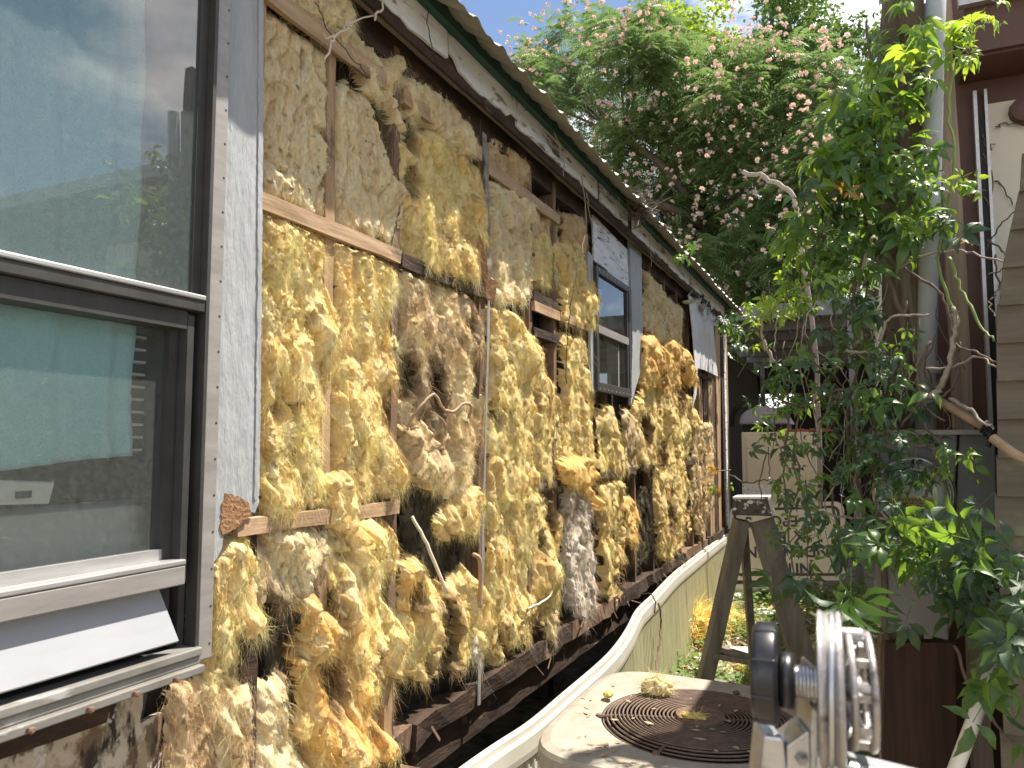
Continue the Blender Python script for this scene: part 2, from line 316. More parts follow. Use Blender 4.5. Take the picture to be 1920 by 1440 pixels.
for y in (2.6, 5.2, 7.8):
    b = MB(); b.box(-3.6, -2.1, y-.05, y+.05, .0, .66); b.build('pier', 'dark_sheathing', home)
b = MB(); b.box(-2.05, -1.95, Y0, YE-.1, .36, .66); b.build('chassis_beam', 'dark_sheathing', home)
# studs
def stud(y, w=.042, z0=.80, z1=3.32, m='wood_upright', x0=-1.597, x1=-1.515, lean=0.):
    b = MB(); b.beam((x0/2+x1/2, y, z0), (x0/2+x1/2, y+lean, z1), x1-x0, w, (1, 0, 0), segs=10, jit=.0015); return b.build('stud', m, home)
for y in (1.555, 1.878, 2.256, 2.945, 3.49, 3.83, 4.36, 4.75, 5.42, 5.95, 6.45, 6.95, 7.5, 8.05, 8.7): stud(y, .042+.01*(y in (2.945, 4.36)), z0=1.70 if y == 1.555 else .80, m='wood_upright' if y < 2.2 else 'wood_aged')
b = MB(); b.beam((-1.55, 1.592, .80), (-1.55, 1.566, 1.69), .07, .05, segs=8, jit=.003); b.build('stud', 'wood_rotten', home)
b = MB(); b.beam((-1.535, 2.236, .80), (-1.535, 2.236, 1.06), .05, .05, segs=4, jit=.002); b.build('stud_offcut', 'wood_upright', home)
# rails let in along the studs
def rail(y0, y1, z, h, m='wood_rail', dz=0., x0=-1.513, x1=-1.494, jit=.0015):
    b = MB(); b.beam(((x0+x1)/2, y0, z), ((x0+x1)/2, y1, z+dz), x1-x0, h, (1, 0, 0), segs=max(2, int((y1-y0)/.12)), jit=jit); return b.build('rail', m, home)
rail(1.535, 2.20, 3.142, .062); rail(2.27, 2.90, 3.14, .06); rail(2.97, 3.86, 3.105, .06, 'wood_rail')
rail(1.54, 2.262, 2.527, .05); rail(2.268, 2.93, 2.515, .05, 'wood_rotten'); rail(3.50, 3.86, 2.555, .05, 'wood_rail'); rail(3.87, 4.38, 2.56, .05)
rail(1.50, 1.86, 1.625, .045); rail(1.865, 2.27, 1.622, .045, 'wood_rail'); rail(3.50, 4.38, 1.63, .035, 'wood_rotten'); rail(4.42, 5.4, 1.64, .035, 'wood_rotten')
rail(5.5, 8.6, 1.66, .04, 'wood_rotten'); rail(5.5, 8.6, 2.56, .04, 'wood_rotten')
# box for the old outlet
b = MB(); b.box(-1.595, -1.498, 3.5, 3.84, 2.585, 2.63); b.box(-1.595, -1.498, 3.5, 3.84, 2.40, 2.445); b.build('outlet_blocking', 'wood_rotten', home)
# header, plates
def rough(name, x0, x1, y0, y1, z0, z1, m, jit=.004, step=.12):
    n = max(2, int((y1-y0)/step)); b = MB(); b.beam(((x0+x1)/2, y0, (z0+z1)/2), ((x0+x1)/2, y1, (z0+z1)/2), x1-x0, z1-z0, (1, 0, 0), segs=n, jit=jit); return b.build(name, m, home)
rough('header_board', -1.6, -1.517, Y0, YE, 3.245, 3.40, 'wood_rotten', .002)
yy = 1.48
for k, L in enumerate((.9, .55, 1.1, .8, 1.3, .9, 1.2, 1.4)):
    rough('bottom_plate', -1.60, -1.50+random.uniform(-.01, .008), yy+.004, min(yy+L, YE-.03)-.004, .745, .835, 'wood_rotten' if k % 3 else 'wood_aged', .006); yy += L
rough('rim_board', -1.64, -1.535, Y0, YE-.03, .60, .742, 'wood_rotten', .003)
rough('trim_board', -1.49, -1.455, Y0, YE-.1, 3.33, 3.395, 'trim_board', .0025)
rough('soffit_board', -1.515, -1.44, Y0, YE-.1, 3.396, 3.43, 'trim_board', .002)
# fascia in pieces with warped and chipped lower edges
yy = Y0
for k, L in enumerate((2.24, .66, 1.2, .05, .62, .12, 1.02, 1.0, .55, .5, .9)):
    L2 = min(L, YE+.02-yy); n = max(3, int(L2/.05)); b = MB(); V = []; Fs = []
    if L > .13:
        for i in range(n+1):
            y = yy+.006+(L2-.012)*i/n; e = .012*n2(y*4, 0, 9)+.008*n2(y*17, 3, 2); sag = .018*math.sin(y*1.7)
            e -= .03*(1 if (i < 2 or i > n-2) and k % 2 else 0)
            zt = 3.49; zb = 3.345-e+.3*sag; ob = .012*n2(y*3, 7, 4)
            V += [(-1.425, y, zt), (-1.412, y, zt), (-1.412+ob, y, zb), (-1.425+ob, y, zb)]
        for i in range(n):
            for q in range(4): Fs.append((i*4+q, i*4+(q+1) % 4, i*4+4+(q+1) % 4, i*4+4+q))
        Fs += [(3, 2, 1, 0), tuple(n*4+q for q in range(4))]; b.add(V, Fs); b.build('fascia_board', 'weathered_paint', home)
    yy += L
b = MB(); b.box(-1.44, -1.426, Y0, YE, 3.30, 3.50); b.build('sub_fascia', 'wood_rotten', home)
b = MB(); b.box(-1.409, -1.375, Y0, YE+.05, 3.455, 3.525); b.build('drip_edge', 'green_gutter', home)
# corrugated roof sheets
def roof_sheet(y0, y1, dz):
    n = int((y1-y0)/.014); V = []; Fs = []; xs = [(-1.235, 3.405), (-1.45, 3.545), (-2.2, 3.70), (-3.1, 3.86)]
    for i in range(n+1):
        y = y0+(y1-y0)*i/n; ph = (y/.225) % 1; bump = .026*max(0, math.cos((ph-.5)*2*math.pi*1.6)) if abs(ph-.5) < .16 else 0
        bump += .004*math.cos(y*2*math.pi/.075)
        for (x, z) in xs: V.append((x+.012*n2(y*2, 1, 8)*(x > -1.3), y, z+bump+dz))
    m = len(xs)
    for i in range(n):
        for q in range(m-1): Fs.append((i*m+q, i*m+q+1, i*m+m+q+1, i*m+m+q))
    o = nmesh('roof_sheet', V, Fs, 'roof_metal', home)
    s = o.modifiers.new('thick', 'SOLIDIFY'); s.thickness = .002
yy = Y0
for k in range(11):
    roof_sheet(yy, min(yy+.93, YE+.12), .003*(k % 2)); yy += .9
b = MB(); b.add([(-3.1, Y0, 3.84), (-3.1, YE+.1, 3.84), (-4.7, YE+.1, 3.5), (-4.7, Y0, 3.5)], [(0, 1, 2, 3)]); b.build('roof_back_slope', 'roof_metal', home)
# gray siding panel beside the big window, torn bottom, rough flakes
pn = [(391, -120), (493, -120), (492, 250), (490, 560), (487, 800), (485, 940), (478, 962), (470, 960), (462, 945), (447, 932), (428, 929), (418, 945), (415, 985), (421, 1000), (415, 1030), (402, 1055), (392, 1080), (391, 700), (391, 300)]
def wallpoly(px, x): return [PX(u, v, x) for u, v in px]
# edge resampled and roughened
def ragged(P, step, amp, seed, keep=lambda p: False):
    out = []
    for i in range(len(P)):
        a = P[i]; c = P[(i+1) % len(P)]; n = max(1, int(np.linalg.norm(c-a)/step))
        for k in range(n):
            p = a+(c-a)*k/n; q = p.copy()
            if not keep(p): q[1] += amp*n2(p[1]*60, p[2]*60, seed); q[2] += amp*n2(p[1]*60, p[2]*60, seed+5)
            out.append(q)
    return out
P = ragged(wallpoly(pn, -1.484), .012, .005, 2, lambda p: p[1] < 1.39)
b = MB(); b.prism(P, (-.014, 0, 0)); b.build('siding_panel', 'siding_paint', home)
P = ragged(wallpoly([(485, -120), (494.5, -120), (493.5, 250), (491, 560), (488, 800), (486, 930), (477, 940), (480, 800), (483, 560), (484.5, 250)], -1.480), .012, .003, 14); b = MB(); b.prism(P, (-.012, 0, 0)); b.build('panel_edge', 'siding_paint', home)
pb = [(424, 925), (450, 930), (466, 944), (474, 962), (462, 972), (448, 985), (430, 1000), (417, 1004), (414, 975), (417, 945)]
b = MB(); b.prism(ragged(wallpoly(pb, -1.481), .008, .008, 4), (-.012, 0, 0)); b.build('broken_core', 'particle_board', home)
# peeled sheet below the window
b = MB(); b.prism(ragged([V3((-1.545, 1.262, .80)), V3((-1.545, 1.275, 1.325)), V3((-1.545, Y0, 1.325)), V3((-1.545, Y0, .80))], .03, .008, 7), (-.02, 0, 0)); b.build('peeled_sheet', 'peeled_sheet', home)
b = MB(); b.prism(ragged([V3((-1.552, 1.33, .80)), V3((-1.552, 1.335, 1.20)), V3((-1.552, 1.272, 1.19)), V3((-1.552, 1.27, .80))], .03, .008, 8), (-.015, 0, 0)); b.build('peeled_sheet', 'peeled_sheet', home)
rough('sill_blocking', -1.56, -1.525, .75, 1.17, 1.24, 1.30, 'wood_rotten', .004)
# far wall remnants: gray panels round the second window, brown sheathing at the far end
def panel(px, x, t, name, m, amp=.006, seed=3):
    b = MB(); b.prism(ragged(wallpoly(px, x), .02, amp, seed), (-t, 0, 0)); return b.build(name, m, home)
panel([(1112, 402), (1176, 468), (1180, 548), (1114, 488)], -1.505, .012, 'siding_panel', 'weathered_paint')
panel([(1181, 452), (1203, 474), (1204, 560), (1205, 640), (1200, 700), (1183, 760), (1186, 640), (1183, 520)], -1.488, .02, 'trim_strip', 'siding_paint', .01, 6)
panel([(1102, 470), (1112, 480), (1113, 600), (1116, 742), (1110, 735), (1106, 600)], -1.49, .015, 'trim_strip', 'siding_paint', .008, 7)
for k in range(7):
    u0 = 1309+k*8.2; yA = PX(u0, 800, -1.53)[1]; yB = PX(u0+7.4, 800, -1.53)[1]
    rough('sheathing_strip', -1.56, -1.52+.008*(k % 3), yA, yB, .82, 3.3, 'wood_rotten' if k % 2 else 'wood_upright', .01, .3)
b = MB(); b.box(-1.53, -1.49, 9.45, 9.58, .8, 3.35); b.build('corner_trim', 'weathered_paint', home)
# galvanised strap
b = MB(); b.beam(PX(898, 1322, -1.488), PX(917, 560, -1.488), .004, .020, (1, 0, 0), segs=12, jit=.0008); b.build('metal_strap', 'aluminium_bright', home)
b = MB(); b.beam(PX(917, 556, -1.495), PX(909, 250, -1.495), .006, .034, (1, 0, 0), segs=16, jit=.003); b.build('peeled_trim', 'trim_board', home)
b = MB(); pp = [PX(898, 430, -1.47), PX(906, 470, -1.46), PX(913, 512, -1.45), PX(922, 545, -1.43), PX(925, 570, -1.44)]
b.prism(ragged([PX(896, 430, -1.46), PX(910, 470, -1.45), PX(918, 520, -1.44), PX(934, 528, -1.42), PX(926, 568, -1.43), PX(912, 560, -1.45), PX(905, 500, -1.46)], .01, .006, 9), (-.004, .004, 0)); b.build('curled_bark_trim', 'particle_board', home)

# ------------------------------------------------ big window
win = MB()
yr0, yr1 = 1.349, 1.396
win.box(-1.486, -1.462, yr0, yr1, 1.325, 3.6)
window = win.build('window', 'aluminium', home, bev=.002)
b = MB(); b.box(-1.492, -1.455, 1.338, 1.3485, 1.36, 3.6); b.box(-1.55, -1.494, 1.318, 1.337, 1.36, 3.6); b.build('jamb', 'dark_metal', window)
b = MB(); b.box(-1.56, -1.47, 1.298, 1.317, 1.52, 2.16); b.box(-1.556, -1.50, 1.272, 1.297, 1.40, 2.16); b.build('jamb', 'dark_metal', window)
b = MB(); b.box(-1.496, -1.478, 1.312, 1.3375, 2.19, 3.6); b.build('sash_stile', 'dark_metal', window)
b = MB(); b.box(-1.494, -1.452, .2, 1.336, 2.199, 2.212); b.build('meeting_rail', 'aluminium_bright', window, bev=.003)
b = MB(); b.box(-1.494, -1.456, .2, 1.336, 2.17, 2.198); b.build('meeting_rail', 'dark_metal', window, bev=.003)
b = MB(); b.box(-1.54, -1.47, .2, 1.296, 2.125, 2.168); b.build('meeting_rail', 'dark_metal', window)
b = MB(); b.box(-1.50, -1.456, .2, 1.305, 1.562, 1.575); b.build('bottom_rail', 'aluminium_bright', window, bev=.003)
b = MB(); b.box(-1.50, -1.457, .2, 1.304, 1.516, 1.561); b.build('bottom_rail', 'aluminium', window, bev=.003)
b = MB(); b.box(-1.52, -1.501, .2, 1.296, 1.575, 1.60); b.build('bottom_rail', 'aluminium_bright', window)
b = MB(); b.add([(-1.484, .2, 2.205), (-1.484, 1.313, 2.205), (-1.484, 1.313, 3.6), (-1.484, .2, 3.6)], [(0, 1, 2, 3)]); b.build('pane', 'window_glass', window)
b = MB(); b.add([(-1.515, .2, 1.58), (-1.515, 1.275, 1.58), (-1.515, 1.275, 2.13), (-1.515, .2, 2.13)], [(0, 1, 2, 3)]); b.build('pane', 'window_glass_low', window)
b = MB(); A0 = [(-1.503, .2, 1.525), (-1.503, 1.262, 1.525), (-1.450, 1.285, 1.392), (-1.450, .2, 1.392)]; b.prism(A0, (-.004, 0, -.004)); b.build('vent_flap', 'white_panel', window)
b = MB(); b.box(-1.56, -1.50, .2, 1.30, 1.30, 1.36); b.build('jamb', 'dark_metal', window)
b = MB(); b.box(-1.499, -1.44, .2, 1.347, 1.345, 1.364); b.box(-1.492, -1.446, .2, 1.347, 1.325, 1.344); b.box(-1.484, -1.43, .2, 1.347, 1.3055, 1.3245); b.build('sill', 'sill_metal', window, bev=.003)
def rivets(pts, n=(1, 0, 0), r=.004, m='rust', h=.004):
    b = MB()
    for p in pts: b.lathe(p, n, [(r, -.002), (r, h*.5), (r*.5, h)], 6)
    o = b.build('rivet_row', m, window); o['kind'] = 'stuff'
rivets([(-1.4622, 1.388, 1.36+.09*k) for k in range(22)], m='dark_metal', r=.0035, h=.0015)
for yv in (.93, 1.05, 1.155, 1.26):
    b = MB(); b.lathe((-1.43, yv, 1.313), (1, 0, .1), [(.006, -.004), (.007, .01), (.004, .014)], 8); b.build('screw', 'rust', window)
# room behind the big window
b = MB(); b.box(-2.6, -2.58, Y0, 1.7, 1.0, 3.5); b.box(-2.58, -1.62, 1.66, 1.7, 1.0, 3.5); b.box(-2.58, -1.62, Y0, 1.65, 1.0, 1.02); b.build('room_wall', 'room_dark', home)
b = MB(); b.box(-1.78, -1.60, Y0, 1.42, 1.50, 1.70); b.build('inner_sill', 'room_pale', home, bev=.01)
b = MB()
for k in range(12): b.box(-1.585, -1.562, 1.222, 1.258, 1.83+k*.03, 1.836+k*.03)
b.build('blind', 'room_pale', home)
# towel
V = []; nu, nv = 70, 110; yT = np.linspace(.25, 1.215, nu); zT = np.linspace(1.80, 3.5, nv)
for z in zT:
    for y in yT:
        t = (z-1.80); fold = .012*math.sin(y*46+.8*math.sin(z*3))*min(1, .3+t*1.2)+.006*math.sin(y*97+z*2)
        band = .004*(1 if 1.93 < z < 1.985 else 0)*math.cos((z-1.93)*2*math.pi/.011)
        V.append((-1.548+fold+band, y-.004*math.sin(z*20), z+.018*math.sin(y*6+.5)*max(0, 1-t*3)+.01*(y-1.1)*(t < .5)))
V = np.array(V); ii = np.arange((nv-1)*nu).reshape(-1, nu)[:, :-1].ravel()
tw = nmesh('towel', V, np.c_[ii, ii+1, ii+nu+1, ii+nu], 'towel_cloth', smooth=True); s = tw.modifiers.new('thick', 'SOLIDIFY'); s.thickness = .006
tag(tw, 'teal bath towel hung as a curtain inside the large window', 'towel')
b = MB(); b.prism([(-1.555, .6, 1.742), (-1.555, 1.03, 1.722), (-1.54, 1.03, 1.765), (-1.54, .6, 1.80)], (-.006, 0, .003)); en = b.build('envelope', 'paper'); tag(en, 'white folded envelope lying on the inner window sill under the towel', 'envelope')
b = MB(); b.box(-1.546, -1.5415, .955, .985, 1.738, 1.752); b.build('printed_mark', 'ink', en)

# ------------------------------------------------ second window
yA, yB, zA, zB = 4.43, 5.20, 2.17, 2.97
b = MB()
for (y0, y1, z0, z1) in ((yA, yA+.04, zA, zB), (yB-.04, yB, zA, zB), (yA+.041, yB-.041, zB-.045, zB), (yA+.041, yB-.041, zA, zA+.06)): b.box(-1.50, -1.468, y0, y1, z0, z1)
w2 = b.build('window', 'dark_metal', home, bev=.003); w2['label'] = 'small dark framed window beside the peeled gray trim'
b = MB(); b.box(-1.494, -1.472, yA+.041, yB-.041, 2.545, 2.595); b.build('meeting_rail', 'aluminium', w2)
b = MB(); b.box(-1.494, -1.474, yB-.075, yB-.042, zA+.061, zB-.046); b.build('sash_stile', 'dark_metal', w2)
for (z0, z1, m) in ((zA+.06, 2.545, 'window_glass_plain'), (2.595, zB-.045, 'window_glass_plain')):
    b = MB(); b.add([(-1.487, yA+.04, z0), (-1.487, yB-.076, z0), (-1.487, yB-.076, z1), (-1.487, yA+.04, z1)], [(0, 1, 2, 3)]); b.build('pane', m, w2)
b = MB()
for k in range(9): b.lathe((-1.468, yA+.05+k*.085, zB-.02), (1, 0, 0), [(.006, -.001), (.005, .003)], 6); b.lathe((-1.468, yA+.05+k*.085, zA+.02), (1, 0, 0), [(.006, -.001), (.005, .003)], 6)
o = b.build('rivet_row', 'aluminium_bright', w2); o['kind'] = 'stuff'
b = MB()
for k in range(14): b.box(-1.56-.006*(k % 2), -1.55, yA+.05+k*.05, yA+.094+k*.05, zA+.03, 2.56)
b.build('curtain', 'room_pale', home)
# torn white fabric flap
P0 = [(1291, 552), (1312, 568), (1336, 590), (1340, 640), (1346, 706), (1322, 694), (1308, 690), (1306, 740), (1300, 760), (1303, 680), (1298, 620)]
b = MB(); b.prism(ragged(wallpoly(P0, -1.46), .03, .01, 12), (-.006, 0, 0)); fl = b.build('torn_house_wrap', 'fabric_flap'); tag(fl, 'torn white weather sheet hanging under the far eave beyond the small window', 'torn sheet')
b = MB()
for k in range(22):
    p = PX(1294+k*2.2, 556+k*2.0+random.uniform(-6, 10), -1.44+random.uniform(-.03, .02)); b.prism([p, p+RNG.normal(0, .05, 3), p+RNG.normal(0, .06, 3), p+RNG.normal(0, .05, 3)], (.002, .002, 0))
o = b.build('crumpled_edge', 'fabric_flap', fl); o['kind'] = 'stuff'

# ================================================================== INSULATION
TONES = {'yellow': ((.95, .715, .29), (.84, .54, .20), (.97, .86, .57)), 'pale': ((.93, .75, .44), (.80, .58, .32), (.95, .86, .63)), 'tan': ((.78, .59, .34), (.52, .35, .18), (.84, .70, .46)),
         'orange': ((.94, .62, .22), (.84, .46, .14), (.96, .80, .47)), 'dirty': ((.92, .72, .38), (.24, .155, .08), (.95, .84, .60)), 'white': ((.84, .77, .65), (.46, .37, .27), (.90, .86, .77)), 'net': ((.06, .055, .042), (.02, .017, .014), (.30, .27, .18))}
def polysd(Yq, Zq, P):
    d = np.full(Yq.shape, 1e9); inside = np.zeros(Yq.shape, bool); n = len(P)
    for i in range(n):
        ay, az = P[i]; by, bz = P[(i+1) % n]; ey, ez = by-ay, bz-az; wy, wz = Yq-ay, Zq-az
        t = np.clip((wy*ey+wz*ez)/(ey*ey+ez*ez+1e-12), 0, 1); d = np.minimum(d, (wy-ey*t)**2+(wz-ez*t)**2)
        c = ((az > Zq) != (bz > Zq)) & (Yq < (by-ay)*(Zq-az)/(bz-az+1e-12)+ay); inside ^= c
    return np.where(inside, 1, -1)*np.sqrt(d)
FIBRES = [0]
def wool(label, px, T=.06, tone='yellow', seed=1, xb=-1.592, lumps=(), pits=(), rag=1., group='insulation batts exposed in the stripped wall', fz=1., smooth=0., holes=.025):
    P3 = [PX(u, v, xb+T*.9) for u, v in px]; P = [(p[1], p[2]) for p in P3]
    ys = [p[0] for p in P]; zs = [p[1] for p in P]; far = np.mean(ys)
    d = .0046 if far < 2.3 else (.0062 if far < 3.2 else (.0095 if far < 4.6 else .014))
    gy = np.arange(min(ys)-.04, max(ys)+.04, d); gz = np.arange(min(zs)-.07, max(zs)+.04, d); Yq, Zq = np.meshgrid(gy, gz)
    wy = Yq+.045*fbm(Yq*5, Zq*3.2, 3, seed+40); wz = Zq+.05*fbm(Yq*5, Zq*3, 3, seed+50)
    sd = polysd(Yq, Zq, P)
    sd = sd+.015+rag*(.020*fbm(Yq*20, Zq*12, 3, seed+1)+.004*n2(Yq*70, Zq*30, seed+2))
    pitd = np.full(Yq.shape, 9.)
    for (u, v, r) in pits:
        c = PX(u, v, xb+T*.8); dd = np.sqrt(((Yq-c[1])*1.25)**2+((Zq-c[2])*.8)**2); pitd = np.minimum(pitd, dd/r); sd = np.minimum(sd, dd-1.55*r*(1+.8*fbm(Yq*18, Zq*14, 3, seed+60)))
    inside = sd > 0
    if not inside.any(): return None
    e = np.clip(sd/.035, 0, 1); prof = np.sqrt(np.clip(1-(1-e)**2, 0, 1))
    low = fbm(wy*6.5, wz*3.0, 4, seed+3, .55); rid = 1-np.abs(fbm(wy*15, wz*4.0, 5, seed+4, .62))*2.2; fine = fbm(wy*62, wz*30, 5, seed+6, .68); knob = np.clip(fbm(wy*30, wz*17, 3, seed+8)+.15, 0, 1); cre = np.clip(1-np.abs(n2(wy*9, wz*3, seed+7))*8, 0, 1)**2
    flow = lambda y, z: 1.5*fbm(y*5.5, z*4.5, 2, seed+15)
    A_ = flow(Yq, Zq); y0_, z0_ = np.mean(ys), np.mean(zs); ca, sa = np.cos(A_), np.sin(A_); pq = (Yq-y0_)*ca+(Zq-z0_)*sa; qq = -(Yq-y0_)*sa+(Zq-z0_)*ca
    strm = fbm(pq*62+wy*9, qq*8, 4, seed+16, .62); strf = fbm(pq*150, qq*17, 2, seed+17)
    h = T*(.86+.80*low*(1-smooth))+(.034*(rid-.5)+.003*fine)*(1-.6*smooth)+(.013*strm+.004*strf)*(1-.45*smooth)-.052*cre*(1-.5*smooth)
    for (u, v, r, hh) in lumps:
        c = PX(u, v, xb+T); h = h+hh*np.exp(-(((Yq-c[1])**2+(Zq-c[2])**2)/(r*r)))*(.8+.4*low)
    h = np.clip(h, .010, .22)*prof
    if holes:
        hl = np.clip((fbm(wy*9, wz*7, 3, seed+21)-(.42-holes))*7, 0, 1); h = h*(1-.85*hl)
    Zd = Zq-.35*np.clip(h-.03, 0, 1)+.010*fine; Yd = Yq+.014*fbm(wy*30, wz*18, 2, seed+9)
    Xd = xb+h+.0001*seed
    c0, c1, c2 = (np.array(c) for c in TONES[tone])
    cn = fbm(Yq*7, Zq*4, 5, seed+11, .6); cm = fbm(wy*34, wz*7, 5, seed+12, .65)
    wA = np.clip(.5+1.6*cn, 0, 1)[..., None]; wB = np.clip(.35+1.5*cm, 0, 1)[..., None]
    tn = c0*(1-wA*.75)+c1*wA*.75; tn = tn*(1-wB*.7)+c2*wB*.7
    st = np.clip((fbm(Yq*5, Zq*3, 4, seed+31, .6)-.20)*3.2, 0, 1)[..., None]*(.42 if tone == 'dirty' else .12 if tone == 'white' else .20)
    tn = tn*(1-st)+np.array((.20, .13, .07))*st
    tn = tn*(1+.26*strm+.16*strf)[..., None]
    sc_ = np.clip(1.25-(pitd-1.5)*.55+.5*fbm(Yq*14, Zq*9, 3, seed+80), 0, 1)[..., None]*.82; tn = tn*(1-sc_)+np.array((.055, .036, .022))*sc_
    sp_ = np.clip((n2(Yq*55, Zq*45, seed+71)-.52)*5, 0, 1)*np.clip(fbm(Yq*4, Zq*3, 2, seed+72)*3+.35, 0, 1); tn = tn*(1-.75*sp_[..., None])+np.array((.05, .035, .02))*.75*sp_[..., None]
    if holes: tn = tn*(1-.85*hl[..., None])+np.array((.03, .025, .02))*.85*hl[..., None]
    ny = Yq.shape[1]; a = inside; q = a[:-1, :-1] & a[1:, :-1] & a[:-1, 1:] & a[1:, 1:]; rr, cc = np.nonzero(q); i0 = rr*ny+cc
    quads = np.c_[i0, i0+1, i0+ny+1, i0+ny]; used = np.unique(quads); mp_ = np.full(Yq.size, -1); mp_[used] = np.arange(len(used)); quads = mp_[quads]
    VV = np.c_[Xd.ravel(), Yd.ravel(), Zd.ravel()][used]; tn = tn.reshape(-1, 3)[used]
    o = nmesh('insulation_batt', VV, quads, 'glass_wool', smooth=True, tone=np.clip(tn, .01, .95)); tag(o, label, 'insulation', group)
    # loose fibres in tufts
    gz_, gy_ = np.gradient(h, d); Nn = np.stack([np.ones_like(h), -gy_, -gz_], -1).reshape(-1, 3)[used]; Nn /= np.linalg.norm(Nn, axis=1)[:, None]
    area = len(quads)*d*d; dens = (7000 if far < 2.3 else 5400 if far < 3.2 else 2900 if far < 4.6 else 1200)*fz*(1-.55*smooth)
    nt = max(6, int(area*dens)); ns = 10
    ed = (np.clip(1-sd.ravel()[used]/.03, 0, 1)*.6+.6)*(.4+np.clip(low.ravel()[used]+.6, 0, 2)); ti = RNG.choice(len(VV), nt, p=ed/ed.sum())
    root = VV[ti]; nr = Nn[ti]; ang = -flow(root[:, 1], root[:, 2])+RNG.normal(0, .38, nt)
    dirv = np.c_[np.zeros(nt), np.sin(ang), -np.cos(ang)]*.85+nr*(RNG.uniform(-.02, .14, nt)+.45*(RNG.random(nt) < .08))[:, None]; dirv[:, 2] -= .15
    dirv /= np.linalg.norm(dirv, axis=1)[:, None]; Ln = RNG.uniform(.015, .044, nt)*(1+1.3*(RNG.random(nt) < .08))*(1-.4*smooth)
    near = VV
    R = np.repeat(np.arange(nt), ns); k = len(R); st0 = root[R]+RNG.normal(0, 1, (k, 3))*np.array([.002, .008, .012])
    L_ = Ln[R]*RNG.uniform(.6, 1.15, k); dv = dirv[R]+RNG.normal(0, .34, (k, 3)); tipj = RNG.normal(0, .004, (k, 3)); w = (.00023 if far < 2.3 else .00029 if far < 3.2 else .0004 if far < 4.6 else .0006)*RNG.uniform(.7, 1.4, k)
    cur = RNG.normal(0, .7, (k, 3)); pts = []
    for t in (0, .35, .7, 1):
        base = st0*(1-.38*t)+(root[R]+tipj)*(.38*t); p = base+dv*(L_*t)[:, None]+cur*(L_*t*t*.5)[:, None]; p[:, 2] -= L_*.25*t*t; p[:, 0] = np.maximum(p[:, 0], st0[:, 0]-.006); pts.append(p)
    sdv = np.cross(dv, RNG.normal(0, 1, (k, 3))); sdv /= np.linalg.norm(sdv, axis=1)[:, None]+1e-9
    VS = []; 
    for j, t in enumerate((1, .9, .6)): VS += [pts[j]-sdv*(w*t)[:, None], pts[j]+sdv*(w*t)[:, None]]
    VS.append(pts[3]); VS = np.stack(VS, 1); bi = np.arange(k)[:, None]*7
    tri = np.concatenate([bi+np.array(x)[None] for x in ((0, 1, 3), (0, 3, 2), (2, 3, 5), (2, 5, 4), (4, 5, 6))])
    tc_ = np.clip(tn[ti][R]*(RNG.uniform(1.0, 1.35, (nt, 1))[R])*RNG.uniform(.92, 1.1, (k, 1))*np.array([1.09, .985, .95])+.02, .01, .95); tc7 = np.repeat(tc_, 7, axis=0)
    fb = nmesh('fibre_fuzz', VS.reshape(-1, 3), tri, 'glass_wool', o, tone=tc7); fb['kind'] = 'stuff'; FIBRES[0] += len(tri)
    return o
S = 1
def B(label, px, **k):
    global S; S += 3; return wool(label, px, seed=S, **k)
# first bay
B('flat tan batt in the top bay beside the gray siding panel', [(500, 22), (522, 22), (556, 52), (612, 95), (617, 200), (617, 400), (590, 398), (545, 372), (499, 352)], T=.075, tone='pale', smooth=.75, rag=.6, lumps=[(530, 330, .06, .03), (585, 340, .05, .02)])
B('crumpled batt end sticking out above the top rail by the white roots', [(528, -30), (640, -30), (660, 45), (700, 80), (722, 118), (694, 126), (662, 96), (625, 62), (560, 28)], T=.09, tone='pale')
B('tall fluffy batt in the middle bay beside the gray siding panel', [(496, 400), (528, 402), (560, 424), (607, 448), (612, 520), (632, 640), (614, 720), (610, 850), (608, 930), (560, 945), (540, 960), (497, 955)], T=.085, tone='yellow', lumps=[(600, 610, .08, .05), (520, 650, .05, .04), (520, 930, .06, .05)], pits=[(600, 800, .012), (520, 760, .01)])
B('ragged batt under the lower rail of the bay nearest the large window', [(494, 992), (560, 985), (614, 985), (616, 1060), (600, 1108), (560, 1112), (540, 1140), (520, 1150), (498, 1180)], T=.095, tone='pale', lumps=[(520, 1135, .05, .06), (590, 1060, .05, .04)], pits=[(590, 1080, .02), (510, 1160, .03)])
B('hanging yellow tuft under the torn foot of the gray siding panel', [(402, 1040), (425, 1008), (470, 1000), (478, 1070), (484, 1140), (492, 1165), (470, 1200), (466, 1262), (452, 1230), (420, 1265), (398, 1290), (394, 1160), (400, 1100)], T=.08, tone='yellow', lumps=[(470, 1160, .05, .05)], xb=-1.575)
B('brown soiled insulation below the corner of the large window', [(392, 1270), (440, 1250), (465, 1290), (462, 1390), (440, 1470), (330, 1470), (335, 1290)], T=.05, tone='tan', holes=.08, xb=-1.575)
B('shredded grayish insulation strip beside the bottom of the rotten stud', [(440, 1280), (472, 1280), (476, 1350), (474, 1470), (425, 1470), (430, 1380)], T=.085, tone='dirty', xb=-1.57)
B('torn wool scrap at the bottom corner of the first bay', [(496, 1290), (540, 1270), (545, 1295), (530, 1310), (548, 1350), (560, 1400), (600, 1480), (480, 1480), (486, 1380)], T=.085, tone='pale', lumps=[(560, 1440, .08, .06)])
B('thin dark wool shreds over the black hole in the first bay', [(498, 1185), (545, 1130), (575, 1180), (580, 1290), (545, 1340), (500, 1290)], T=.02, tone='net', fz=.7)
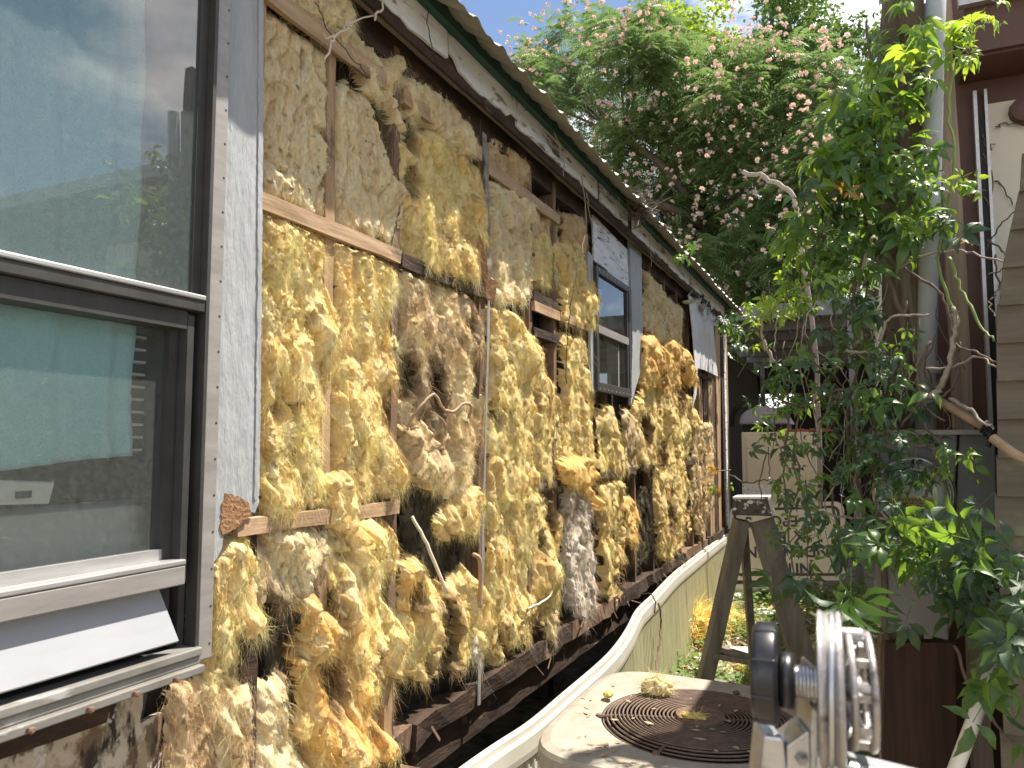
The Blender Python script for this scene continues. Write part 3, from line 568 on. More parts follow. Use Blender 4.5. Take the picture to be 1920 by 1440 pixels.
# second bay
B('smooth tan batt hanging in the top of the second bay', [(636, 160), (660, 152), (690, 180), (722, 260), (742, 330), (762, 350), (756, 420), (738, 448), (690, 435), (636, 410)], T=.08, tone='pale', smooth=.7, rag=.7, lumps=[(750, 350, .04, .05)])
B('torn batt scrap trailing over the stud at the top of the second bay', [(686, 110), (712, 122), (740, 105), (755, 100), (756, 170), (752, 180), (756, 215), (770, 250), (752, 236), (738, 190), (700, 170), (690, 140)], T=.10, tone='pale', rag=.8)
B('tall bright batt filling the middle of the second bay', [(634, 458), (680, 470), (742, 500), (744, 590), (748, 640), (730, 740), (742, 790), (756, 900), (735, 925), (680, 925), (632, 912)], T=.085, tone='yellow', lumps=[(735, 880, .06, .06), (690, 620, .05, .03), (700, 800, .06, .03)], pits=[(742, 590, .02), (738, 770, .032), (742, 820, .02)])
B('narrow wool strip draped over the lower rail of the second bay', [(630, 890), (662, 892), (668, 960), (660, 995), (634, 985)], T=.075, tone='yellow', xb=-1.545)
B('big hanging wool flap bulging out below the lower rail of the second bay', [(636, 990), (690, 968), (742, 975), (752, 1020), (742, 1060), (720, 1110), (742, 1150), (758, 1210), (745, 1255), (700, 1262), (640, 1200), (600, 1150), (575, 1120), (620, 1110)], T=.11, tone='yellow', lumps=[(690, 1010, .08, .05), (730, 1200, .08, .05), (640, 1130, .07, .05)], pits=[(610, 1125, .02), (700, 1240, .018)])
B('orange tinged wool rope sagging from the lower rail to the floor plate', [(585, 1130), (640, 1150), (700, 1250), (690, 1330), (735, 1378), (730, 1400), (650, 1440), (620, 1480), (565, 1480), (600, 1400), (570, 1360), (588, 1290), (566, 1220), (590, 1180)], T=.11, tone='orange', lumps=[(620, 1190, .06, .05), (640, 1390, .07, .05)], pits=[(620, 1280, .025), (690, 1340, .02)])
B('small wool remnant at the foot of the second bay by the short stud offcut', [(712, 1262), (738, 1270), (736, 1340), (712, 1345), (700, 1310)], T=.06, tone='tan')
# third bay
B('crumpled gray tan batt roll above the top rail in the third bay', [(762, 140), (800, 145), (812, 165), (850, 185), (862, 215), (896, 242), (892, 275), (870, 285), (838, 262), (800, 222), (770, 215)], T=.10, tone='pale', lumps=[(870, 240, .06, .04)])
B('long combed yellow batt spilling forward in the upper third bay', [(756, 225), (778, 250), (812, 240), (850, 270), (905, 312), (908, 360), (922, 402), (905, 430), (900, 490), (880, 512), (820, 505), (770, 472), (756, 430)], T=.10, tone='yellow', lumps=[(890, 370, .09, .08), (840, 400, .08, .03)], pits=[(770, 250, .02), (895, 480, .025), (765, 330, .018)])
B('gray stained batt with a black hole in the middle of the third bay', [(760, 505), (830, 530), (890, 556), (905, 620), (908, 720), (902, 820), (885, 890), (870, 912), (842, 925), (835, 880), (800, 850), (762, 840)], T=.085, tone='dirty', holes=.10, lumps=[(795, 590, .06, .03)], pits=[(812, 722, .045), (800, 760, .03), (770, 700, .03), (880, 600, .018)])
B('singed wool lump with a brown tip low in the third bay', [(764, 800), (800, 782), (830, 830), (848, 890), (836, 915), (800, 900), (768, 880)], T=.11, tone='dirty', lumps=[(820, 870, .06, .04)])
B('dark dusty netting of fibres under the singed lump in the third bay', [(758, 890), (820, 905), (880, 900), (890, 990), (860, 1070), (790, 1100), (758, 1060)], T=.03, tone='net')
B('yellow wool tail hanging beside the metal strap', [(866, 920), (900, 908), (902, 960), (896, 1005), (872, 985), (850, 990), (836, 1010), (820, 975)], T=.09, tone='yellow')
B('lumpy yellow wool mound at the bottom of the third bay', [(760, 1060), (785, 1040), (800, 1080), (840, 1100), (880, 1060), (905, 1100), (898, 1200), (880, 1230), (850, 1245), (830, 1220), (810, 1270), (775, 1262), (760, 1180)], T=.10, tone='yellow', lumps=[(850, 1150, .07, .06), (790, 1130, .06, .03)], holes=.06, pits=[(830, 1150, .03), (775, 1110, .02), (840, 1210, .025), (800, 1240, .02)])
B('white lint clinging behind the metal strap near the bottom', [(878, 1130), (900, 1080), (904, 1180), (892, 1235), (876, 1215)], T=.09, tone='white')
# fourth bay and on
B('tan torn batt end above the top rail right of the peeled trim', [(918, 250), (945, 262), (985, 305), (988, 335), (975, 345), (945, 330), (918, 312)], T=.08, tone='tan')
B('pale batt with hanging locks below the top rail right of the peeled trim', [(918, 335), (960, 350), (994, 378), (998, 450), (1000, 500), (988, 555), (950, 560), (920, 552)], T=.09, tone='pale', lumps=[(975, 490, .07, .05)])
B('bulky golden batt right of the metal strap in the middle row', [(920, 572), (960, 580), (990, 610), (1022, 655), (1020, 690), (996, 720), (1002, 770), (996, 850), (1004, 905), (970, 935), (918, 930)], T=.10, tone='yellow', lumps=[(985, 660, .10, .07), (940, 720, .08, .04), (970, 880, .08, .04)], pits=[(1012, 730, .03), (1010, 820, .03), (925, 780, .015)])
B('worn tan batt right of the metal strap below the lower rail', [(916, 935), (1000, 918), (1030, 930), (1055, 970), (1045, 1010), (1046, 1100), (1030, 1130), (1000, 1195), (960, 1200), (916, 1210)], T=.09, tone='yellow', lumps=[(1020, 1070, .10, .07), (940, 1160, .06, .03)], pits=[(1030, 960, .03), (1000, 1180, .03), (935, 1200, .03), (1010, 1010, .02)])
B('small wool lock hanging at the foot of the metal strap', [(912, 1200), (928, 1198), (936, 1235), (926, 1245), (914, 1225)], T=.06, tone='yellow', rag=.5)
B('thin tan batt under the eave between the fourth and fifth studs', [(1000, 372), (1048, 402), (1048, 540), (1004, 536)], T=.06, tone='tan', smooth=.3)
B('bright locks hanging above the square outlet hole', [(1006, 440), (1024, 430), (1042, 455), (1045, 535), (1020, 530), (1002, 520)], T=.085, tone='yellow')
B('narrow wool strip hanging under the square outlet hole', [(1002, 700), (1016, 690), (1040, 720), (1060, 800), (1044, 880), (1024, 905), (1006, 880)], T=.085, tone='yellow', holes=.03, pits=[(1045, 720, .03), (1020, 760, .02)])
B('top batt under the eave left of the small window', [(1056, 400), (1094, 405), (1100, 450), (1090, 470), (1058, 450)], T=.07, tone='tan')
B('bright fluffy batt bulging left of the upper half of the small window', [(1054, 455), (1082, 448), (1106, 495), (1120, 560), (1106, 608), (1080, 606), (1052, 592)], T=.10, tone='yellow', lumps=[(1095, 560, .10, .05)])
B('long flat batt left of the lower half of the small window', [(1054, 622), (1100, 636), (1112, 660), (1110, 800), (1116, 860), (1100, 880), (1056, 870)], T=.08, tone='yellow', smooth=.2)
B('orange curled batt end drooping over the lower rail', [(1052, 862), (1085, 850), (1112, 855), (1124, 885), (1100, 900), (1120, 925), (1132, 950), (1100, 912), (1060, 896)], T=.13, tone='orange', lumps=[(1090, 880, .08, .06)])
B('faded whitish batt strip below the orange curled end', [(1060, 912), (1100, 905), (1106, 1000), (1112, 1140), (1098, 1180), (1080, 1150), (1062, 1110)], T=.08, tone='white', holes=0)
B('frayed locks beside the faded whitish strip near the floor', [(1016, 1110), (1040, 1090), (1052, 1150), (1044, 1200), (1024, 1190)], T=.08, tone='dirty')
B('wool tuft under the left half of the small window', [(1122, 766), (1140, 752), (1154, 770), (1160, 830), (1166, 880), (1140, 892), (1122, 885)], T=.09, tone='yellow', lumps=[(1145, 800, .10, .04)])
B('ragged tuft under the right half of the small window', [(1166, 775), (1176, 765), (1196, 800), (1216, 845), (1214, 868), (1190, 876), (1170, 880)], T=.09, tone='dirty')
B('long yellow batt below the left half of the small window', [(1124, 905), (1160, 896), (1168, 960), (1168, 1100), (1150, 1130), (1130, 1110)], T=.09, tone='yellow', pits=[(1150, 1000, .03), (1160, 1080, .04)])
B('short curled tuft beside the long batt under the small window', [(1170, 928), (1192, 935), (1196, 985), (1186, 1020), (1172, 1005)], T=.10, tone='orange')
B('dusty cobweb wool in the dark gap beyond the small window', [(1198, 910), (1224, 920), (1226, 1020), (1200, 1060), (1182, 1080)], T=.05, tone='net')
B('upper scraps of wool just right of the peeled window trim', [(1206, 505), (1226, 520), (1248, 555), (1276, 575), (1276, 640), (1240, 640), (1208, 610)], T=.08, tone='pale', holes=.05)
B('puffy orange wool cluster right of the small window', [(1206, 628), (1232, 622), (1246, 650), (1260, 630), (1282, 650), (1304, 700), (1304, 720), (1286, 712), (1270, 690), (1262, 720), (1208, 718)], T=.14, tone='orange', lumps=[(1228, 660, .14, .06), (1285, 670, .14, .06)], pits=[(1228, 672, .05), (1268, 700, .05)])
B('broad yellow batt below the orange cluster right of the small window', [(1190, 760), (1206, 712), (1262, 716), (1290, 740), (1312, 790), (1296, 800), (1290, 850), (1240, 872), (1198, 860)], T=.11, tone='yellow', lumps=[(1250, 780, .15, .05)], pits=[(1270, 730, .05), (1206, 800, .04), (1290, 800, .05), (1235, 850, .05)])
B('hanging batt strip over the floor line toward the far end', [(1228, 872), (1274, 850), (1288, 900), (1290, 990), (1270, 1030), (1250, 1050), (1232, 1030)], T=.11, tone='yellow', pits=[(1250, 950, .06), (1280, 1000, .05)])
B('small tattered wool strip against the brown sheathing at the far end', [(1296, 800), (1330, 790), (1336, 840), (1328, 960), (1310, 1000), (1296, 960)], T=.09, tone='dirty')

# ================================================================== SKIRTING
path = [(790, 1440+90), (860, 1440+30), (930, 1418), (1000, 1370), (1065, 1313), (1130, 1255), (1160, 1222), (1182, 1188), (1200, 1152), (1218, 1122), (1250, 1080), (1290, 1050), (1330, 1020), (1366, 994)]
pts = [PZ(u, v, .72) for u, v in path]; pts[-1][0] = -1.5; pts[-2][0] = -1.49; pts[-3][0] = -1.47; pts[-4][0] = -1.45; pts[-5][0] = -1.385
sp = spline(pts, 7); sp = np.array(sp)
sk = thing('vinyl_skirting', (-1.3, 4.5, 0), 'white vinyl skirting bowed away from the foot of the stripped wall', 'skirting')
tg = np.gradient(sp, axis=0); tg[:, 2] = 0; tg /= np.linalg.norm(tg, axis=1)[:, None]; nrm = np.c_[tg[:, 1], -tg[:, 0], np.zeros(len(tg))]
def extrude(prof, closed=True):
    V = []; Fs = []; m = len(prof)
    for i, p in enumerate(sp):
        for (o_, z) in prof: V.append(p+nrm[i]*o_+np.array([0, 0, z]))
    for i in range(len(sp)-1):
        for q in range(m): Fs.append((i*m+q, i*m+(q+1) % m, i*m+m+(q+1) % m, i*m+m+q))
    Fs += [tuple(range(m))[::-1], tuple((len(sp)-1)*m+q for q in range(m))]
    return V, Fs
for prof in ([(-.028, -.01), (-.028, .028), (-.022, .034), (-.006, .034), (0, .028), (0, .006), (-.004, 0), (-.004, -.012)], [(-.004, -.0125), (-.003, .0005), (.004, .009), (.016, .009), (.022, .002), (.024, -.05), (.021, -.075), (.012, -.08), (.008, -.03)]):
    V, Fs = extrude(prof); nmesh('top_rail', V, Fs, 'vinyl_white', sk)
for k_j, (u, v) in enumerate(((1226, 1098), (1232, 1090), (1216, 1122))):
    p = PZ(u, v, .75); b = MB(); b.tube(wob(spline([p+V3((-.06, .01, .02)), p+V3((0, 0, .035)), p+V3((.05, -.02, 0)), p+V3((.055, -.03, -.09))], 4), .003), .005, 5); tag(b.build('twig', 'bark'), ['dark twig lying over the skirting rail at its bend', 'second dark twig draped over the rail just beyond the bend', 'broken twig hooked on the skirting rail nearest the bend'][k_j], 'twig')
arc = np.r_[0, np.cumsum(np.linalg.norm(np.diff(sp, axis=0), axis=1))]
def sat(s): return np.array([np.interp(s, arc, sp[:, k]) for k in range(3)]), np.array([np.interp(s, arc, nrm[:, k]) for k in range(3)])
s0 = 0; k = 0
while s0 < arc[-1]-.05:
    L = min(.40, arc[-1]-s0); V = []; Fs = []; n = 40
    for i in range(n+1):
        p, nn = sat(s0+.003+(L-.006)*i/n); rib = .008*(1 if (i % 10) in (0, 1, 5, 6) else 0)
        zb = max(.0, ground_z(p[0], p[1]))
        V += [p+nn*(.002+rib)+np.array([0, 0, -.03]), np.array([p[0], p[1], zb-.02])+nn*(.03+rib)]
    for i in range(n): Fs.append((2*i, 2*i+1, 2*i+3, 2*i+2))
    o = nmesh('skirt_panel', V, Fs, 'vinyl_white' if k == 1 else 'vinyl_stained', sk); sm = o.modifiers.new('thick', 'SOLIDIFY'); sm.thickness = .002; s0 += L; k += 1
# rows of vent holes on the panel nearest the condenser
b = MB()
for i in range(26):
    for j in range(9):
        p, nn = sat(.42+i*.012); q = p+nn*.024+np.array([0, 0, -.13-j*.035]); t = np.cross(nn, (0, 0, 1)); b.prism([q-t*.002-V3((0, 0, .004)), q+t*.002-V3((0, 0, .004)), q+t*.002+V3((0, 0, .004)), q-t*.002+V3((0, 0, .004))], nn*.001)
o = b.build('vent_holes', 'ac_dark', sk); o['kind'] = 'stuff'
b = MB(); b.tube(wob(spline([PX(1235, 1130, -1.33), PX(1240, 1170, -1.31), PX(1236, 1215, -1.30), PX(1228, 1262, -1.28)], 5), .004), .007, 6); dv_ = b.build('dead_vine', 'rust'); tag(dv_, 'dark dead vine runner hanging down the outside of the skirting', 'vine')

# ================================================================== CONDENSER
ACZ = .88; cx, cy = -.535, 2.715; hx, hy = .475, .50
ac = thing('air_conditioner', (cx, cy, 0), 'rust stained square outdoor air conditioner with a round fan guard on top', 'air conditioner')
def rr(t, hx, hy, r):
    c, s_ = math.cos(t), math.sin(t); k = 5.5; q = (abs(c/hx)**k+abs(s_/hy)**k)**(-1/k); return cx+c*q, cy+s_*q
nA = 96; V = []; Fs = []
prof = [(.345, None, -.03), (.345, None, .0), (.36, None, .006), (None, .93, .008), (None, .985, .0), (None, 1., -.014), (None, 1.004, -.06), (None, .99, -.062)]
for (r_, s_, dz) in prof:
    for i in range(nA):
        t = 2*math.pi*i/nA
        if r_: V.append((cx+r_*math.cos(t), cy+r_*math.sin(t), ACZ+dz))
        else: x, y = rr(t, hx*s_, hy*s_, .1); V.append((x, y, ACZ+dz+.004*math.cos(2*t)))
for j in range(len(prof)-1):
    for i in range(nA): Fs.append((j*nA+i, j*nA+(i+1) % nA, j*nA+nA+(i+1) % nA, j*nA+nA+i))
nmesh('top_cover', V, Fs, 'ac_paint', ac, smooth=False).modifiers.new('es', 'EDGE_SPLIT').split_angle = .6
V = []; Fs = []
for z in (.06, ACZ-.061):
    for i in range(nA): x, y = rr(2*math.pi*i/nA, hx*.985, hy*.985, .1); V.append((x, y, z))
for i in range(nA): Fs.append((i, (i+1) % nA, nA+(i+1) % nA, nA+i))
nmesh('cabinet', V, Fs, 'ac_side', ac, smooth=True)
for k in range(9):
    V = []; Fs = []; z = .14+k*.07
    for (s_, dz) in ((.986, 0), (.998, .006), (.998, .03), (.986, .036)):
        for i in range(nA): x, y = rr(2*math.pi*i/nA, hx*s_, hy*s_, .1); V.append((x, y, z+dz))
    for j in range(3):
        for i in range(nA): Fs.append((j*nA+i, j*nA+(i+1) % nA, j*nA+nA+(i+1) % nA, j*nA+nA+i))
    nmesh('louvre', V, Fs, 'ac_side', ac)
b = MB(); b.lathe((cx, cy, .3), (0, 0, 1), [(.344, .548), (.344, 0), (.2, -.02)], 40); nmesh('fan_shroud', b.v, [f for f in b.f if len(f) == 4], 'ac_dark', ac)
b = MB()
for k in range(4):
    a = k*math.pi/2+.4; p = [V3((cx+r_*math.cos(a+w_), cy+r_*math.sin(a+w_), .62+h_)) for r_, w_, h_ in ((.06, -.3, .03), (.30, -.45, .05), (.31, .25, -.03), (.06, .4, -.03))]; b.prism(p, (0, 0, .003))
b.build('fan_blade', 'coil_fin', ac)
b = MB(); b.lathe((cx, cy, .55), (0, 0, 1), [(.08, 0), (.08, .25), (.05, .26)], 20); b.build('motor', 'ac_dark', ac)
ring_n = 19
for k in range(ring_n):
    R = .085+(.338-.085)*k/(ring_n-1); n = 44; b = MB(); pp = [(cx+R*math.cos(2*math.pi*i/n), cy+R*math.sin(2*math.pi*i/n), ACZ+.016-.02*max(0, (R-.29)/.05)) for i in range(n+1)]
    b.tube(pp, .0036, 5, cap=False); b.build('guard_ring', 'rusty_wire', ac)
for k in range(6):
    a = k*math.pi/3+.32; b = MB(); b.tube([(cx+.07*math.cos(a), cy+.07*math.sin(a), ACZ+.010), (cx+.29*math.cos(a), cy+.29*math.sin(a), ACZ+.010), (cx+.35*math.cos(a), cy+.35*math.sin(a), ACZ+.004)], .0045, 6); b.build('guard_spoke', 'rusty_wire', ac)
    b = MB(); c_ = V3((cx+.352*math.cos(a), cy+.352*math.sin(a), ACZ+.006)); b.lathe(c_, (0, 0, 1), [(.013, 0), (.011, .006), (.006, .008)], 8); b.build('guard_clip', 'rust', ac)
b = MB(); b.lathe((cx, cy, ACZ+.014), (0, 0, 1), [(.086, 0), (.084, .012), (.06, .02), (.02, .022)], 32); b.build('motor_cap', 'rust', ac)
for (u, v) in ((1162, 1412), (1255, 1432), (1480, 1440)):
    p = PZ(u, v, ACZ-.03); b = MB(); b.lathe((p[0], cy-hy*1.0, ACZ-.035), (0, -1, 0), [(.009, -.004), (.009, .004), (.004, .006)], 8); b.build('bolt', 'rust', ac)
for k in range(10):
    a = k*2*math.pi/10+.15; x, y = rr(a, hx*.995, hy*.995, .1); n_ = unit((x-cx, y-cy, 0)); b = MB(); b.lathe((x, y, ACZ-.04), n_, [(.0075, -.004), (.0075, .003), (.004, .005)], 7); b.build('cover_screw', 'rust', ac)
for (x, y) in ((cx-.12, cy-hy*.985), (cx+.2, cy-hy*.985)):
    b = MB(); b.box(x, x+.004, y-.008, y-.002, .08, ACZ-.065); b.build('panel_seam', 'ac_dark', ac)
b = MB(); b.box(cx-.6, cx+.6, cy-.6, cy+.6, -.06, .058); pd = b.build('concrete_pad', 'pale_scrap'); tag(pd, 'concrete pad under the rusty air conditioner', 'pad')

def clump(label, c, r, n, tone, seed, flat=.6, name='insulation_scrap', cat='insulation', group=None):
    # loose wad of wool: lumpy ball plus tufts
    nu_, nv_ = 40, 24; V = []; c = V3(c); rng = np.random.default_rng(seed)
    U, Q = np.meshgrid(np.linspace(0, 2*np.pi, nu_, endpoint=False), np.linspace(-np.pi/2, np.pi/2, nv_))
    rad = 1+.5*fbm(np.cos(U)*1.7+3, np.sin(Q)*2+np.sin(U)*1.7, 4, seed, .6)+.25*fbm(np.cos(U)*5+3, np.sin(Q)*5+np.sin(U)*4, 3, seed+3)
    V = np.stack([c[0]+r[0]*rad*np.cos(U)*np.cos(Q), c[1]+r[1]*rad*np.sin(U)*np.cos(Q), np.maximum(c[2]+r[2]*rad*np.sin(Q), c[2]-r[2]*.7)], -1).reshape(-1, 3)
    Fs = [(j*nu_+i, j*nu_+(i+1) % nu_, j*nu_+nu_+(i+1) % nu_, j*nu_+nu_+i) for j in range(nv_-1) for i in range(nu_)]
    c0 = np.array(TONES[tone][0]); tn = np.clip(c0*(1+.25*rng.normal(0, 1, (len(V), 1)).clip(-1, 1)), .02, .95)
    o = nmesh(name, V, np.array(Fs), 'glass_wool', smooth=True, tone=tn); tag(o, label, cat, group)
    ti = rng.choice(len(V), n); root = V[ti]; dv = unit_rows(root-c+rng.normal(0, .3, (n, 3))*np.array(r)); k = n
    L_ = max(r)*rng.uniform(.35, 1.0, k); w = max(r)*.012*rng.uniform(.6, 1.3, k); sdv = unit_rows(np.cross(dv, rng.normal(0, 1, (k, 3)))); mid = root+dv*(L_*.5)[:, None]+rng.normal(0, .1, (k, 3))*L_[:, None]; tip = mid+(dv+rng.normal(0, .5, (k, 3)))*(L_*.5)[:, None]; tip[:, 2] = np.maximum(tip[:, 2]-L_*.2, c[2]-r[2]*.7)
    VS = np.stack([root-sdv*w[:, None], root+sdv*w[:, None], mid-sdv*w[:, None]*.7, mid+sdv*w[:, None]*.7, tip], 1); bi = np.arange(k)[:, None]*5
    tri = np.concatenate([bi+np.array(x)[None] for x in ((0, 1, 3), (0, 3, 2), (2, 3, 4))])
    fb = nmesh('fibre_fuzz', VS.reshape(-1, 3), tri, 'glass_wool', o, tone=np.repeat(np.clip(tn[ti]*1.1, 0, .95), 5, axis=0)); fb['kind'] = 'stuff'
    return o
def unit_rows(a): return a/(np.linalg.norm(a, axis=-1, keepdims=True)+1e-9)
p = PZ(1232, 1296, ACZ+.03); clump('pale yellow wool tuft lying on the left edge of the fan guard', (p[0], p[1], ACZ+.045), (.055, .04, .032), 500, 'pale', 3)
p = PZ(1302, 1346, ACZ+.03); clump('small yellow wool wisp beside the fan motor cap', (p[0], p[1], ACZ+.036), (.04, .018, .012), 160, 'yellow', 5)
p = PZ(1140, 1305, ACZ+.02); clump('tiny wool crumb on the rim of the fan guard', (p[0], p[1], ACZ+.025), (.018, .02, .012), 90, 'yellow', 6)
b = MB()
for k in range(60):
    u = random.choice([random.uniform(1060, 1230), random.uniform(1280, 1480)]); v = random.uniform(1262, 1420); p = PZ(u, v, ACZ+.01)
    if abs(p[0]-cx) > hx*.93 or abs(p[1]-cy) > hy*.93: continue
    rin = math.hypot(p[0]-cx, p[1]-cy); z = ACZ+(.023 if rin < .335 else .011)+random.uniform(0, .003); a = random.uniform(0, 6.3); l = random.uniform(.006, .02); d_ = V3((math.cos(a), math.sin(a), .1))*l; e_ = V3((-math.sin(a), math.cos(a), random.uniform(-.2, .2)))*l*.4
    q = V3((p[0], p[1], z)); b.prism([q-d_, q-e_, q+d_, q+e_], (0, 0, .0015))
o = b.build('leaf_litter', 'litter'); tag(o, kind='stuff', label='dry leaf bits scattered over the air conditioner lid')

# ================================================================== LADDER
ld = thing('step_ladder', (-.55, 4.45, 0), 'old wooden step ladder with a paint caked cap standing behind the air conditioner', 'ladder')
yl = 4.4
def LP(u, v, y=yl): return PY(u, v, y)
def ext(a, c, z): t = (z-a[2])/(c[2]-a[2]); return a+(c-a)*t
a, c = LP(1390, 975), LP(1322, 1275); b = MB(); b.beam(a, ext(a, c, .0), .075, .085, _r, segs=8, jit=.001); b.build('rail', 'old_ladder_wood', ld)
a2, c2 = LP(1428, 975), LP(1516, 1275); b = MB(); b.beam(a2, ext(a2, c2, .0), .125, .045, _r, segs=8, jit=.001); b.build('rail', 'old_ladder_wood', ld)
for z in (.42, .66, .95) :
    if z == .95: continue
    l_ = ext(a, c, z); r_ = ext(a2, c2, z-.03); b = MB(); b.beam(l_, r_, .075, .03, (0, 1, 0), segs=2); b.build('step', 'old_ladder_wood', ld)
l_ = LP(1338, 1212); r_ = LP(1500, 1262); b = MB(); b.beam(l_, r_, .05, .028, (0, 1, 0)); b.build('step', 'old_ladder_wood', ld)
l_ = LP(1320, 1275); r_ = LP(1515, 1318); b = MB(); b.beam(l_, r_, .05, .028, (0, 1, 0)); b.build('step', 'old_ladder_wood', ld)
for (q, s_) in ((a, -.05), (a2, .2)):
    b = MB(); e0 = q+np.array([0, .08, -.02]); b.beam(e0, (q[0]+s_, q[1]+.85, 0), .04, .05, _r, segs=4, jit=.001); b.build('back_leg', 'old_ladder_wood', ld)
p0, p1 = LP(1371, 938), LP(1449, 938); zt = p0[2]+.0; zc = LP(1410, 968)[2]
b = MB(); cA = LP(1372, 966, yl-.06); cB = LP(1448, 968, yl-.06); cC = LP(1374, 936, yl-.05); cD = LP(1440, 936, yl-.05)
b.prism([cA, cB, cD, cC], (.0, .17, 0)); b.build('top_cap', 'paint_caked', ld, bev=.006)
b = MB(); b.prism([cC+V3((0, -.003, .001)), cD+V3((0, -.003, .001)), cD+V3((0, .17, .001)), cC+V3((0, .17, .001))], (0, 0, .012)); b.build('top_paint', 'paint_white_worn', ld)

# ================================================================== YARD BEHIND: sign, cabinet, carport
def onY(u, v, y): return PY(u, v, y)
ys = 9.0
sA, sB, sC, sD = onY(1368, 1088, ys-.25), onY(1590, 1088, ys-.25), onY(1590, 948, ys), onY(1368, 948, ys)
def roundrect(A, B_, C_, D_, ins, r, n=6):
    ex = unit(B_-A); ez = unit(D_-A); w = np.linalg.norm(B_-A); h = np.linalg.norm(D_-A); out = []
    for (qx, qz, a0) in ((w-ins-r, h-ins-r, 0), (ins+r, h-ins-r, 90), (ins+r, ins+r, 180), (w-ins-r, ins+r, 270)):
        for k in range(n+1): t = math.radians(a0+90*k/n); out.append(A+ex*(qx+r*math.cos(t))+ez*(qz+r*math.sin(t)))
    return out, ex, ez
P, ex, ez = roundrect(sA, sB, sC, sD, 0, .1); fn = unit(np.cross(ex, ez)); fn = fn if fn[1] < 0 else -fn
b = MB(); b.prism(P, -fn*.006); sg = b.build('sign', 'sign_white'); tag(sg, 'white metal sign leaning upside down with black border and lettering', 'sign')
Po, _, _ = roundrect(sA, sB, sC, sD, .045, .08); Pi, _, _ = roundrect(sA, sB, sC, sD, .075, .055); n = len(Po); b = MB()
b.add([p+fn*.003 for p in Po]+[p+fn*.003 for p in Pi], [(i, (i+1) % n, n+(i+1) % n, n+i) for i in range(n)]); b.build('border', 'ink', sg)
mid = (sA+sB+sC+sD)/4; sh = np.linalg.norm(sD-sA)
for (txt, fr, off) in (('800', .76, .27), ('E8C', .76, -.01), ('S', .76, -.33), ('X', .55, .12), ('E', .55, -.03), ('INDENT', .36, .14), ('KN', .36, -.26), ('NIT', .14, .10)):
    cu = bpy.data.curves.new('lettering', 'FONT'); cu.body = txt; cu.size = sh*.20; cu.align_x = 'CENTER'; cu.extrude = .001; cu.materials.append(MATS['ink']); cu.offset = .004
    tmp = bpy.data.objects.new('lettering', cu); me_ = bpy.data.meshes.new_from_object(tmp); bpy.data.objects.remove(tmp); o = bpy.data.objects.new('lettering', me_); COL.objects.link(o); o.parent = sg
    R_ = Matrix((tuple(-ex), tuple(-ez), tuple(fn))).transposed().to_4x4(); pos = sA+ex*np.linalg.norm(sB-sA)*(.5+off)+ez*(sh*fr+sh*.07)+fn*.004-ORG[sg.name]
    R_.translation = Vector(pos); o.matrix_local = R_
yc = 9.9
cb = thing('cabinet', tuple(onY(1468, 1040, yc)*np.array([1, 1, 0])), 'cream upright cabinet with rusty door edge standing behind the upside down sign', 'cabinet')
cL, cR = onY(1391, 850, yc), onY(1530, 850, yc); zt = onY(1450, 810, yc)[2]
b = MB(); b.box(cL[0], cR[0], yc, yc+.6, 0, zt); b.build('carcass', 'cabinet_white', cb, bev=.01)
b = MB(); b.box(cL[0]+.06, cR[0]-.02, yc-.03, yc-.002, .15, zt-.06); b.build('door', 'cabinet_white', cb, bev=.012)
b = MB(); b.box(cL[0], cL[0]+.35, yc-.045, yc-.031, .5, zt-.65); b.build('patch', 'paint_white_worn', cb)
b = MB(); b.lathe((cR[0]-.15, yc-.031, zt-.2), (0, -1, 0), [(.04, 0), (.035, .015), (.01, .02)], 12); b.build('hinge_boss', 'rust', cb)
q = onY(1515, 803, yc+.2); b = MB()
for k in range(9): b.box(q[0]-.35+k*.075, q[0]-.28+k*.075, yc+.05, yc+.5, zt+.002+.006*(k % 3), zt+.03+.012*(k % 2))
o = b.build('folded_tarp', 'orange_cloth'); tag(o, 'rust orange folded tarp lying on top of the cream cabinet', 'tarp')
# mower with lavender lid under the carport
gr = thing('riding_mower', tuple(onY(1435, 1040, 11.3)*np.array([1, 1, 0])), 'machine with lavender gray hood and bent black handle under the carport', 'mower')
g0, g1 = onY(1388, 790, 11.3), onY(1487, 775, 11.3)
b = MB(); sec = [(0, 0), (.05, .14), (.2, .22), (.45, .26), (.75, .22), (.92, .1), (1, 0)]
b.prism([V3((g0[0]+(g1[0]-g0[0])*s_, 11.1, g0[2]-.05+h_)) for s_, h_ in sec], (0, .6, 0)); b.build('hood', 'lavender_plastic', gr, bev=.03)
b = MB(); b.box(g0[0]+.05, g1[0]-.05, 11.15, 11.65, .3, g0[2]-.055); b.build('body', 'black_rubber', gr)
b = MB(); b.tube(spline([onY(1372, 800, 11.2), onY(1374, 780, 11.2), onY(1380, 768, 11.2), onY(1387, 762, 11.2)], 5), .03, 7); b.build('handle', 'black_plastic', gr)
for s_ in (.12, .88):
    b = MB(); b.lathe((g0[0]+(g1[0]-g0[0])*s_, 11.4, .28), (0, 1, 0), [(.1, -.3), (.28, -.28), (.28, -.12), (.1, -.1)], 18); b.build('wheel', 'black_rubber', gr)
cp = thing('carport', (-.6, 13, 0), 'open metal carport with a corrugated roof behind the trailers', 'carport')
zc = 3.55; x0c, x1c, y0c, y1c = -1.95, 2.4, 10.4, 17
V = []; Fs = []; n = 260
for i in range(n+1):
    x = x0c+(x1c-x0c)*i/n; rb = .03 if (i % 9) in (0, 1) else 0; V += [(x, y0c, zc+rb), (x, y1c, zc+rb-.05)]
for i in range(n): Fs.append((2*i, 2*i+1, 2*i+3, 2*i+2))
nmesh('roof_sheet', V, Fs, 'carport_metal', cp)
